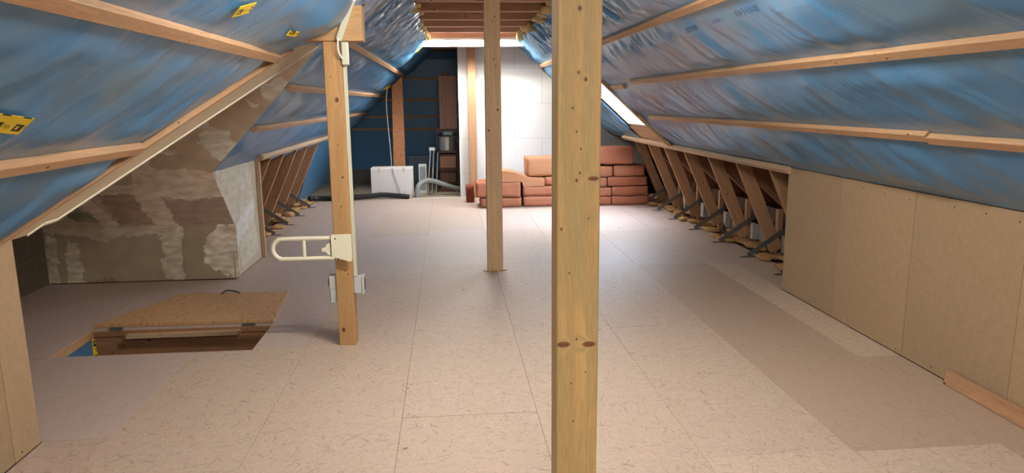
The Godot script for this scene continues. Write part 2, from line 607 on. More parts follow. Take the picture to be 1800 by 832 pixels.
func film_out(side: int, s: float, d: float) -> float:
	# how far the film bulges into the room
	var lst: Array = battens_right if side > 0 else (battens_left if d < 5.6 else battens_left_far)
	var near := 1.0
	for b in lst:
		near = minf(near, absf(s - b))
	var hold := smoothstep(0.0, 0.2, near)
	var turn := 0.55
	var across := d * cos(turn) + s * sin(turn) * -1.0
	var along := d * sin(turn) + s * cos(turn)
	var big := nfold.get_noise_2d(d * 0.55 + side * 40.0, s * 1.1)
	var fold := 1.0 - absf(nfold.get_noise_2d(across * 1.25 + side * 9.0, along * 0.3)) * 2.4
	var crease := 1.0 - absf(nfold.get_noise_2d(across * 6.0, along * 0.8 + side * 5.0)) * 3.0
	var rumple := 0.0
	if s > 1.3:
		rumple = smoothstep(1.3, 1.8, s) * smoothstep(5.2, 6.5, d)
	var o := hold * (0.018 + 0.022 * big + 0.022 * maxf(fold, 0.0) + 0.0035 * maxf(crease, 0.0) * smoothstep(-0.1, 0.3, big))
	o += hold * rumple * 0.045 * (0.5 - absf(nfold.get_noise_2d(across * 3.2 + 3.0, along * 1.1)) * 2.0)
	o = clampf(o, -0.02, 0.07)
	if side < 0:
		if s < 1.55:
			o *= smoothstep(0.0, 0.2, minf(absf(d - near_valley(s)), absf(d - far_valley(s))))
		o += 0.12 * exp(-(pow((s - 1.78) / 0.28, 2.0) + pow((d - 4.85) / 0.45, 2.0)))
	return o

func film_color(side: int, s: float, d: float) -> Color:
	var n := nz.get_noise_2d(d * 0.8 + side * 17.0, s * 1.3) * 0.5 + 0.5
	var m := nz.get_noise_2d(d * 2.4 + 4.0, s * 3.2 + side * 7.0) * 0.5 + 0.5
	var blue := rgb(70, 130, 180)
	var grey := rgb(114, 132, 142)
	var wool := smoothstep(0.42, 0.8, 0.65 * n + 0.35 * m) * 0.6
	wool = minf(wool + 0.15, 0.85)
	return blue.lerp(grey, wool).srgb_to_linear()

func film_patch(parent: Node3D, side: int, s0: float, s1: float, near_end: Callable, far_end: Callable, step := 0.03) -> void:
	var st := start()
	var ns := maxi(2, int(ceil((s1 - s0) / step)))
	var longest := 0.0
	for i in 5:
		var s := lerpf(s0, s1, i / 4.0)
		longest = maxf(longest, far_end.call(s) - near_end.call(s))
	var nd := maxi(2, int(ceil(longest / step)))
	for i in ns + 1:
		var s := lerpf(s0, s1, float(i) / ns)
		var a: float = near_end.call(s)
		var b: float = far_end.call(s)
		for j in nd + 1:
			var d := lerpf(a, b, float(j) / nd)
			var o := film_out(side, s, d)
			st.set_color(film_color(side, s, d))
			st.set_uv(Vector2(d, s))
			st.set_smooth_group(0)
			st.add_vertex(PR(s, d, o) if side > 0 else PL(s, d, o))
	for i in ns:
		for j in nd:
			var a := i * (nd + 1) + j
			var b := a + nd + 1
			var q := [a, b, a + 1, b, b + 1, a + 1] if side > 0 else [a, a + 1, b, b, a + 1, b + 1]
			for k in q:
				st.add_index(k)
	st.generate_normals()
	st.generate_tangents()
	part(st, "vapour_film", M.film, parent)

func slope_batten(parent: Node3D, side: int, s: float, d0: float, d1: float, m: Material, w := 0.055, t := 0.036, off := 0.0) -> void:
	var st := start()
	var a := PR(s, d0, t / 2.0 + off) if side > 0 else PL(s, d0, t / 2.0 + off)
	var b := PR(s, d1, t / 2.0 + off) if side > 0 else PL(s, d1, t / 2.0 + off)
	var n := Vector3(-SN * side, -CS, 0)
	bar(st, a, b, w, t, n, 0.003)
	part(st, "batten", m, parent)

func tape_piece(parent: Node3D, pts: Array, w: float, n: Vector3, m: Material = null) -> void:
	# a strip of adhesive tape lying on a surface with normal n
	var st := start()
	for i in pts.size() - 1:
		bar(st, pts[i], pts[i + 1], w, 0.004, n, 0.0, Vector2(i * 0.3, 0.0))
	part(st, "adhesive_tape", M.tape if m == null else m, parent, "yellow adhesive tape")

func lamp(called: String, label: String, x0: float, x1: float, y: float, d: float, energy: float, glow: float, col: Color) -> void:
	# a batten luminaire: housing, end caps and a bare tube, with an area light of the tube's size just below it
	var t := thing(called, label, "lamp", P((x0 + x1) / 2.0, y, d))
	var st := start()
	box(st, x0, x1, y - 0.045, y, d - 0.03, d + 0.03, 0.006)
	part(st, "housing", M.white, t)
	for s in [-1, 1]:
		var e: float = x0 + 0.012 if s < 0 else x1 - 0.012
		st = start()
		box(st, e - 0.012, e + 0.012, y - 0.092, y - 0.045, d - 0.02, d + 0.02, 0.004)
		part(st, "end_cap", M.white, t)
	var gm := mat(Color.WHITE, 0.4)
	gm.emission_enabled = true
	gm.emission = col
	gm.emission_energy_multiplier = glow
	st = start()
	sweep(st, PackedVector3Array([P(x0 + 0.025, y - 0.072, d), P(x1 - 0.025, y - 0.072, d)]), 0.013, 12)
	part(st, "tube", gm, t, "glowing white tube")
	var l := AreaLight3D.new()
	l.name = "tube_light"
	l.area_size = Vector2(x1 - x0 - 0.05, 0.03)
	l.light_energy = energy
	l.light_color = col
	l.shadow_enabled = true
	l.area_range = 30.0
	t.add_child(l)
	l.position = Vector3(0, -0.09, 0)
	l.rotation = Vector3(-PI / 2.0, 0, 0)
	# the bare tube also shines sideways and up past its housing
	for k in 3:
		var om := OmniLight3D.new()
		om.name = "tube_glow_light"
		om.light_energy = energy * 0.21
		om.light_color = col
		om.light_size = 0.03
		om.omni_range = 30.0
		om.omni_attenuation = 2.0
		om.shadow_enabled = true
		t.add_child(om, true)
		om.position = Vector3((k - 1) * (x1 - x0) * 0.33, -0.092, 0)

# ---------------------------------------------------------------- the setting
func build_floor() -> void:
	var f := setting("floor", "chipboard floor of the attic laid in long boards")
	var boards := []
	# x0, x1, d0, d1, material
	boards += [[-3.88, -2.765, 3.62, 4.9, M.floor_e], [-3.88, -2.765, 4.9, 7.07, M.floor_e]]
	boards += [[-2.12, -1.8, BACK, 0.6, M.floor_a], [-2.12, -1.8, 0.6, 3.62, M.floor_b], [-2.765, -1.8, 3.62, 4.93, M.floor_e]]
	boards += [[-1.8, -1.41, 2.9, 4.93, M.floor_a], [-2.765, -1.41, 5.56, 7.07, M.floor_e], [-1.8, -1.03, BACK, 0.85, M.floor_a], [-1.8, -1.03, 0.85, 2.9, M.floor_d]]
	boards += [[-1.41, -1.03, 2.9, 4.98, M.floor_a], [-1.41, -1.03, 4.98, 7.07, M.floor_e]]
	boards += [[-1.03, -0.29, BACK, 0.9, M.floor_a], [-1.03, -0.29, 0.9, 2.95, M.floor_a], [-1.03, -0.29, 2.95, 4.98, M.floor_a], [-1.03, -0.29, 4.98, 7.07, M.floor_b]]
	boards += [[-2.12, -1.03, 7.07, 9.1, M.floor_e], [-2.12, -1.03, 9.1, 11.2, M.floor_e], [-2.12, -1.03, 11.2, 12.87, M.floor_e]]
	boards += [[-1.03, -0.29, 7.07, 9.2, M.floor_e], [-1.03, -0.29, 9.2, 11.2, M.floor_b], [-1.03, -0.29, 11.2, 12.87, M.floor_e]]
	for r in [[-0.29, 0.455, [BACK, -0.3, 1.7, 3.7, 5.73, 7.40, 9.5, 11.5, 12.87]], [0.455, 1.195, [BACK, 0.4, 2.4, 4.5, 7.38, 9.4, 11.4, 12.87]], [1.195, 1.945, [BACK, 1.05, 3.1, 5.13, 7.2, 9.2, 11.2, 12.87]]]:
		var ms := [M.floor_a, M.floor_d, M.floor_a, M.floor_a, M.floor_b, M.floor_e, M.floor_b, M.floor_e, M.floor_b]
		for i in r[2].size() - 1:
			boards.append([r[0], r[1], r[2][i], r[2][i + 1], ms[i]])
	boards += [[1.945, 2.70, BACK, 1.0, M.floor_c], [1.945, 2.70, 1.0, 3.08, M.floor_d], [1.945, 2.70, 3.08, 5.13, M.floor_c], [1.945, 2.70, 5.13, 7.15, M.floor_c], [1.945, 2.70, 7.15, 9.2, M.floor_b], [1.945, 2.70, 9.2, 11.2, M.floor_e], [1.945, 2.70, 11.2, 12.87, M.floor_e]]
	boards += [[2.70, RX, BACK, 2.3, M.floor_c], [2.70, RX, 2.3, 4.32, M.floor_c], [2.70, RX, 4.32, 7.15, M.floor_d], [2.70, RX, 7.15, 9.3, M.floor_b], [2.70, RX, 9.3, 12.87, M.floor_e]]
	boards += [[RX, 3.40, 6.06, 8.1, M.floor_b], [RX, 3.40, 8.1, 10.2, M.floor_b], [RX, 3.40, 10.2, 12.87, M.floor_e]]
	boards += [[-2.5, -2.12, 8.12, 10.3, M.floor_b], [-2.5, -2.12, 10.3, 12.87, M.floor_e]]
	for b in boards:
		var st := start()
		var g := 0.0008
		var lift := rng.randf_range(-0.0012, 0.0)
		var a := Vector3(b[0] + g, -0.011 + lift, -b[2] - g)
		var e := Vector3(b[1] - g, -0.011 + lift, -b[3] + g)
		bar(st, Vector3((a.x + e.x) / 2.0, a.y, a.z), Vector3((a.x + e.x) / 2.0, a.y, e.z), e.x - a.x, 0.022, Vector3.UP, 0.0008)
		part(st, "floor_board", b[4], f)
	# subfloor with the hatch left open
	for b in [[-4.3, -2.78, BACK - 0.2, 7.3], [-2.78, -1.395, BACK - 0.2, 4.92], [-2.78, -1.395, 5.57, 7.3], [-1.395, 4.6, BACK - 0.2, 7.3], [-4.3, 4.6, 7.3, 16.0]]:
		var st := start()
		box(st, b[0], b[1], -0.25, -0.0245, b[2], b[3], 0.0)
		part(st, "subfloor", M.deck, f)
	var st := start()
	box(st, -3.0, 3.4, -0.0245, -0.012, 12.9, FAR, 0.0)
	part(st, "screed", M.screed, f, "grey screed floor beyond the boards")
	st = start()
	box(st, -2.75, 0.30, -0.022, 0.003, 12.872, 12.905, 0.001)
	part(st, "edge_strip", M.white, f, "white strip closing the edge of the floor boards")
	# stairwell under the hatch
	var sh := setting("wall_stairwell", "boarded stairwell below the floor hatch")
	st = start()
	box(st, -2.775, -1.41, -1.3, -0.0605, 5.545, 5.569, 0.001)
	part(st, "lining_board", M.hatchwood, sh, "brown board lining the far side of the hatch")
	st = start()
	box(st, -2.765, -1.41, -0.06, -0.0235, 5.535, 5.57, 0.002)
	part(st, "edge_batten", M.hatchwood, sh)
	st = start()
	box(st, -2.79, -2.762, -0.07, -0.001, 4.93, 5.57, 0.002)
	part(st, "edge_batten", M.beam, sh)
	st = start()
	box(st, -2.80, -2.775, -1.3, -0.07, 4.92, 5.57, 0.001)
	part(st, "film_lining", M.film_plain, sh, "blue film lining the left side of the hatch")
	st = start()
	box(st, -1.41, -1.385, -1.3, -0.024, 4.92, 5.57, 0.001)
	part(st, "lining_board", M.hatchwood, sh)
	st = start()
	box(st, -2.80, -1.385, -1.3, -0.024, 4.90, 4.93, 0.001)
	part(st, "lining_board", M.hatchwood, sh)
	st = start()
	box(st, -2.82, -1.36, -1.34, -1.3, 4.88, 5.62, 0.0)
	part(st, "landing", M.deck, sh)
	tape_piece(sh, [P(-2.76, -0.075, 5.55), P(-2.76, -0.35, 5.53)], 0.06, Vector3(0.7, 0, 0.7))
	st = start()
	box(st, -2.5, -1.66, -0.066, -0.036, 5.475, 5.535, 0.002)
	part(st, "wooden_strip", M.plate, sh, "pale wooden strip along the far edge of the hatch")

func roof_slab(parent: Node3D, side: int, s0: float, s1: float, d0: float, d1: float, o0: float, o1: float, m: Material, called: String) -> void:
	var st := start()
	var om := (o0 + o1) / 2.0
	var sm := (s0 + s1) / 2.0
	var a := PR(sm, d0, om) if side > 0 else PL(sm, d0, om)
	var b := PR(sm, d1, om) if side > 0 else PL(sm, d1, om)
	bar(st, a, b, s1 - s0, absf(o1 - o0), Vector3(-SN * side, -CS, 0), 0.0)
	part(st, called, m, parent)

func build_roof_right() -> void:
	var r := setting("ceiling_right", "right roof slope covered with blue vapour film and wooden battens")
	# film around the skylight (opening s 0.02 to 1.60, d 9.42 to 10.92)
	var whole := [BACK, 12.96]
	film_patch(r, 1, 0.0, 0.06, func(_s): return BACK, func(_s): return 9.42)
	film_patch(r, 1, 0.06, 1.60, func(_s): return BACK, func(_s): return 9.42)
	film_patch(r, 1, -0.02, 1.60, func(_s): return 10.92, func(_s): return whole[1])
	film_patch(r, 1, 1.60, 2.42, func(_s): return BACK, func(_s): return whole[1])
	slope_batten(r, 1, 1.195, BACK, 8.14, M.batten)
	slope_batten(r, 1, 1.14, 8.62, 9.25, M.batten)
	slope_batten(r, 1, 0.574, BACK, 3.62, M.batten)
	slope_batten(r, 1, 0.588, 3.60, 8.95, M.batten, 0.055, 0.034)
	slope_batten(r, 1, 1.79, BACK, 12.9, M.batten)
	# outer roof: deck boards with the window opening
	for q in [[-1.75, -0.10, BACK - 0.2, 15.9], [-0.10, 2.0, BACK - 0.2, 9.10], [-0.10, 2.0, 12.7, 15.9], [2.0, 3.45, BACK - 0.2, 15.9]]:
		roof_slab(r, 1, q[0], q[1], q[2], q[3], -0.20, -0.26, M.deck, "roof_deck")
	# rafters, seen in the open knee space
	for d in [6.65, 7.50, 8.34, 9.22, 10.94, 11.72]:
		var st := start()
		bar(st, PR(-1.25, d, -0.105), PR(0.9 if d < 9.0 else -0.16, d, -0.105), 0.07, 0.17, Vector3(-SN, -CS, 0), 0.004)
		part(st, "rafter", M.rafter, r)
	var st := start()
	bar(st, PR(-1.25, 10.09, -0.105), PR(-0.16, 10.09, -0.105), 0.07, 0.17, Vector3(-SN, -CS, 0), 0.004)
	part(st, "rafter", M.rafter, r)
	# printed marks running along the film
	var ink := start()
	var rr := RandomNumberGenerator.new()
	rr.seed = 4
	for g in [[4.06, 4.36, 0.03], [4.60, 4.74, 0.02], [5.05, 5.25, 0.026], [5.6, 5.68, 0.03]]:
		var d: float = g[0]
		while d < g[1]:
			var h: float = g[2] * rr.randf_range(0.35, 0.9)
			var s := 1.648
			var oo := film_out(1, s - h, d) + 0.010
			bar(ink, PR(s - h, d, oo), PR(s + h, d + 0.004, film_out(1, s + h, d) + 0.010), 0.004, 0.002, Vector3(-SN, -CS, 0), 0.0)
			d += rr.randf_range(0.016, 0.034)
	part(ink, "printed_marks", M.ink, r, "small dark print on the blue film")
	# tape where the film meets the block wall and the window
	var n := Vector3(-SN, -CS, 0)
	tape_piece(r, [PR(0.02, 12.93, 0.03), PR(0.7, 12.93, 0.045), PR(1.75, 12.93, 0.03)], 0.05, n)
	tape_piece(r, [PR(0.05, 9.36, 0.05), PR(0.6, 9.37, 0.05), PR(1.1, 9.36, 0.05)], 0.03, n)

func build_window() -> void:
	var w := setting("window_1", "bright roof window in the right slope")
	var st := start()
	# opening s 0.30..1.56, d 9.53..10.85; a flat collar at the sash and an upstand out to the deck
	var nrm := Vector3(-SN, -CS, 0)
	for q in [[-0.14, 0.30, 9.06, 12.74], [1.56, 2.04, 9.06, 12.74], [0.30, 1.56, 9.06, 9.53], [0.30, 1.56, 10.85, 12.74]]:
		st = start()
		var sm: float = (q[0] + q[1]) / 2.0
		bar(st, PR(sm, q[2], -0.05), PR(sm, q[3], -0.05), q[1] - q[0], 0.02, nrm, 0.001)
		part(st, "collar_board", M.plate, w)
	for q in [[-0.14, -0.10, 9.06, 12.74], [2.0, 2.04, 9.06, 12.74], [-0.10, 2.0, 9.06, 9.10], [-0.10, 2.0, 12.7, 12.74]]:
		st = start()
		var sm: float = (q[0] + q[1]) / 2.0
		bar(st, PR(sm, q[2], -0.16), PR(sm, q[3], -0.16), q[1] - q[0], 0.20, nrm, 0.001)
		part(st, "upstand", M.plate, w)
	# sash
	for q in [[0.30, 0.35, 9.53, 10.85], [1.51, 1.56, 9.53, 10.85], [0.35, 1.51, 9.53, 9.58], [0.35, 1.51, 10.80, 10.85]]:
		st = start()
		var sm: float = (q[0] + q[1]) / 2.0
		bar(st, PR(sm, q[2], -0.03), PR(sm, q[3], -0.03), q[1] - q[0], 0.03, nrm, 0.004)
		part(st, "sash", M.plate, w)
	var gm := mat(Color(1, 1, 1, 0.06), 0.0)
	gm.transparency = BaseMaterial3D.TRANSPARENCY_ALPHA
	st = start()
	bar(st, PR(0.93, 9.58, -0.03), PR(0.93, 10.80, -0.03), 1.16, 0.006, nrm, 0.0)
	part(st, "pane", gm, w)
	# raw timber and board below the window
	st = start()
	bar(st, PR(0.15, 9.44, -0.02), PR(0.15, 10.92, -0.02), 0.27, 0.02, nrm, 0.002)
	part(st, "apron_board", M.strut, w, "brown board below the window")
	st = start()
	bar(st, PR(0.0, 9.45, 0.02), PR(1.66, 9.45, 0.02), 0.05, 0.05, nrm, 0.003)
	part(st, "side_trim", M.strut, w)
	st = start()
	bar(st, PR(0.03, 9.35, 0.03), PR(0.62, 9.36, 0.035), 0.05, 0.02, nrm, 0.003)
	part(st, "side_trim", M.plate, w)
	st = start()
	bar(st, PR(0.27, 10.895, 0.01), PR(1.66, 10.895, 0.01), 0.055, 0.03, nrm, 0.003)
	part(st, "side_trim", M.film_plain, w)
	st = start()
	bar(st, PR(1.61, 9.45, 0.01), PR(1.61, 10.9, 0.01), 0.07, 0.03, nrm, 0.003)
	part(st, "side_trim", M.strut, w)

func near_valley(s: float) -> float:
	return 3.555 + s * 1.095

func far_valley(s: float) -> float:
	return lerpf(6.66, 5.80, s / 1.55)

func build_roof_left() -> void:
	var r := setting("ceiling_left", "left roof slope covered with blue vapour film and wooden battens")
	film_patch(r, -1, 0.0, 1.55, func(_s): return BACK, near_valley)
	film_patch(r, -1, 0.0, 1.55, far_valley, func(_s): return FAR - 0.01)
	film_patch(r, -1, 1.55, 2.42, func(_s): return BACK, func(_s): return FAR - 0.01)
	slope_batten(r, -1, 1.35, BACK, 5.0, M.batten, 0.06, 0.045)
	slope_batten(r, -1, 0.565, BACK, 4.10, M.batten, 0.06, 0.045)
	slope_batten(r, -1, 1.10, 6.12, FAR - 0.06, M.batten)
	slope_batten(r, -1, 0.585, 6.45, FAR - 0.06, M.batten)
	slope_batten(r, -1, 1.69, 5.9, FAR - 0.06, M.batten)
	# batten along the edge of the film and plasterboard lining beyond it
	var n := Vector3(SN, -CS, 0)
	var st := start()
	bar(st, PL(-0.03, near_valley(-0.03) - 0.02, 0.018), PL(1.44, near_valley(1.44) - 0.02, 0.018), 0.036, 0.034, n, 0.003)
	part(st, "batten", M.batten, r)
	st = start()
	var o := 0.012
	var a := [PL(0.06, 3.66, o), PL(1.44, 5.13, o), PL(1.62, 5.36, o), PL(1.56, 5.79, o), PL(0.01, 3.98, o), PL(0.01, 3.86, o), PL(-0.06, 3.78, o), PL(-0.06, 3.60, o)]
	var uv := []
	for q in a:
		uv.append(Vector2(q.x, q.z))
	flat_poly(st, a, -n * 0.02, uv)
	part(st, "lining_board", M.lining, r, "bare plasterboard strip beside the film edge")
	st = start()
	bar(st, PL(0.01, 3.985, 0.006), PL(1.56, 5.795, 0.006), 0.022, 0.026, n, 0.002)
	bar(st, PL(0.01, 3.985, 0.006), PL(0.01, 3.86, 0.006), 0.022, 0.026, n, 0.002)
	bar(st, PL(0.01, 3.86, 0.006), PL(-0.06, 3.79, 0.006), 0.022, 0.026, n, 0.002)
	part(st, "corner_bead", M.bead, r, "white edge of the plasterboard lining")
	var tl := func(s, d): return PL(s, d, film_out(-1, s, d) + 0.014)
	tape_piece(r, [tl.call(1.545, 3.50), tl.call(1.60, 3.64)], 0.07, n)
	tape_piece(r, [tl.call(1.565, 4.45), tl.call(1.59, 4.54)], 0.04, n)
	tape_piece(r, [tl.call(0.86, 2.36), tl.call(0.84, 2.66)], 0.08, n)
	tape_piece(r, [tl.call(1.98, 5.58), tl.call(2.02, 5.72)], 0.05, n)
	tape_piece(r, [PL(2.16, 12.0, 0.07), PL(2.24, 12.2, 0.07)], 0.1, n, M.tape_plain)
	tape_piece(r, [PL(1.33, 13.2, 0.06), PL(1.37, 13.9, 0.06)], 0.1, n, M.tape_plain)
	# outer roof above: deck high over the slope, so that no daylight enters beside the dormer
	st = start()
	box(st, -4.4, 0.5, 3.66, 3.74, BACK - 0.2, 15.9, 0.0)
	part(st, "roof_deck", M.deck, r)
	# rafters, seen in the open knee space
	for d in [8.86, 9.59, 10.38, 11.19, 12.09]:
		st = start()
		bar(st, PL(-1.25, d, -0.105), PL(0.5, d, -0.105), 0.07, 0.17, n, 0.004)
		part(st, "rafter", M.rafter, r)
	roof_slab(r, -1, -1.6, 0.6, 7.2, 15.9, -0.20, -0.24, M.deck, "roof_boarding")

func build_ceiling() -> void:
	var c := setting("ceiling", "flat attic ceiling of bare collar beams under boarding")
	var d := 12.15
	while d > BACK:
		var st := start()
		box(st, -0.42, 1.30, CY, CY + 0.16, d - 0.035, d + 0.035, 0.003)
		part(st, "collar_beam", M.collar, c)
		d -= 0.85
	for e in [13.9, 14.75]:
		var st := start()
		box(st, -0.42, 1.30, CY, CY + 0.16, e - 0.035, e + 0.035, 0.003)
		part(st, "collar_beam", M.collar, c)
	var st := start()
	box(st, -1.0, 1.9, CY + 0.165, CY + 0.19, BACK, 15.7, 0.0)
	part(st, "boarding", M.strut, c)
	st = start()
	box(st, -0.50, 1.28, 2.60, CY + 0.12, 12.215, 12.255, 0.003)
	part(st, "header_board", M.white, c, "white board behind the glowing tube lamp")
	# tufts of mineral wool hanging out between beams and film
	st = start()
	var rr := RandomNumberGenerator.new()
	rr.seed = 91
	var base := start()
	for i in 44:
		var dd := rr.randf_range(8.0, 12.4)
		var left := i % 2 == 0
		var p := P(-0.34 + rr.randf_range(-0.02, 0.04) if left else 1.19 + rr.randf_range(-0.06, 0.02), CY + rr.randf_range(-0.05, 0.03), dd)
		var s2 := start()
		soft_box(s2, p, Vector3(rr.randf_range(0.03, 0.06), rr.randf_range(0.025, 0.05), rr.randf_range(0.04, 0.09)), 0.024, 0.03, i * 5.1)
		base.append_from(s2.commit(), 0, Transform3D.IDENTITY)
	var t := part(base, "wool_tufts", M.wool_pale, c, "loose tufts of yellow mineral wool at the beam ends")
	t.set_meta("kind", "stuff")

func board_panels(parent: Node3D, x: float, inward: float, ds: Array, y1: float, mats: Array) -> void:
	for i in ds.size() - 1:
		var d0: float = ds[i]
		var d1: float = ds[i + 1]
		var st := start()
		var off := rng.randf_range(0.0, 0.003)
		var t := 0.0125
		var xa := x + inward * off
		box(st, minf(xa, xa - inward * t), maxf(xa, xa - inward * t), 0.006, y1, d0 + 0.0018, d1 - 0.0018, 0.0012)
		var pn := part(st, "plasterboard", mats[i % mats.size()], parent)
		# screws
		for row in [0.04, y1 - 0.045]:
			var d := d0 + 0.06
			while d < d1 - 0.03:
				st = start()
				var c := P(xa + inward * 0.0005, row + rng.randf_range(-0.012, 0.012), d)
				bar(st, c, c + Vector3(inward * 0.0015, 0, 0), 0.009, 0.009, Vector3.UP, 0.003)
				part(st, "screw", M.screw, pn)
				d += rng.randf_range(0.24, 0.34)

func knee_frame(parent: Node3D, side: int, struts: Array, plate_s: float, p0: float, p1: float) -> void:
	var n := Vector3(-SN * side, -CS, 0)
	var st := start()
	var f := func(s, d, o): return PR(s, d, o) if side > 0 else PL(s, d, o)
	bar(st, f.call(plate_s, p0, 0.03), f.call(plate_s, p1, 0.03), 0.055, 0.05, n, 0.003)
	part(st, "top_plate", M.plate, parent, "pale timber plate along the top of the knee wall")
	var kx := RX + 0.075 if side > 0 else LX - 0.0
	for d in struts:
		# plank: inner edge from the plate down and outwards to the floor
		st = start()
		var ia := P(kx, 1.06, d)
		var ib := P(kx + side * 0.46, 0.03, d)
		var dir := (ib - ia).normalized()
		var outw := Vector3(-dir.y, dir.x, 0) * (1.0 if side > 0 else -1.0)
		var wdt := 0.14
		bar(st, ia + outw * wdt / 2.0, ib + outw * wdt / 2.0, 0.045, wdt, outw, 0.003)
		part(st, "strut", M.strut, parent)
		# steel strap crossing the foot
		st = start()
		var a := P(kx + side * 0.19, 0.012, d - 0.03)
		var b := P(kx + side * 0.62, 0.30, d - 0.03)
		bar(st, a, b, 0.004, 0.05, (b - a).cross(Vector3.BACK), 0.001)
		bar(st, P(kx + side * 0.10, 0.004, d - 0.06), P(kx + side * 0.26, 0.006, d - 0.05), 0.05, 0.004, Vector3.UP, 0.001)
		part(st, "steel_strap", M.steel, parent, "grey steel strap at the foot of a strut")
		st = start()
		box(st, kx + side * 0.58 - 0.03, kx + side * 0.58 + 0.03, -0.02, 0.5, d + 0.05, d + 0.11, 0.003)
		part(st, "stud", M.strut, parent)
	# pale blocks and boards closing the eaves
	for d in struts:
		st = start()
		box(st, minf(kx + side * 0.68, kx + side * 0.76), maxf(kx + side * 0.68, kx + side * 0.76), -0.02, 0.17, d + 0.14, d + 0.80, 0.006)
		part(st, "foam_block", M.foam, parent, "white foam block in the eaves")
	st = start()
	var q := kx + side * 0.73
	box(st, minf(q, q + side * 0.06), maxf(q, q + side * 0.06), 0.27, 0.44, p0, p1, 0.004)
	part(st, "eaves_beam", M.oldwood, parent)
	# shreds of mineral wool on the floor between the feet
	var base := start()
	var rr := RandomNumberGenerator.new()
	rr.seed = 55 + side
	for d in struts:
		for i in 7:
			var hh := rr.randf_range(0.012, 0.03)
			var p := P(kx + side * rr.randf_range(0.26, 0.6), hh, d + rr.randf_range(0.10, 0.78))
			var s2 := start()
			soft_box(s2, p, Vector3(rr.randf_range(0.04, 0.10), hh, rr.randf_range(0.05, 0.12)), hh * 0.9, 0.02, i * 3.3 + d)
			base.append_from(s2.commit(), 0, Transform3D.IDENTITY)
	var t := part(base, "wool_shreds", M.wool, parent, "shreds of mineral wool between the strut feet")
	t.set_meta("kind", "stuff")

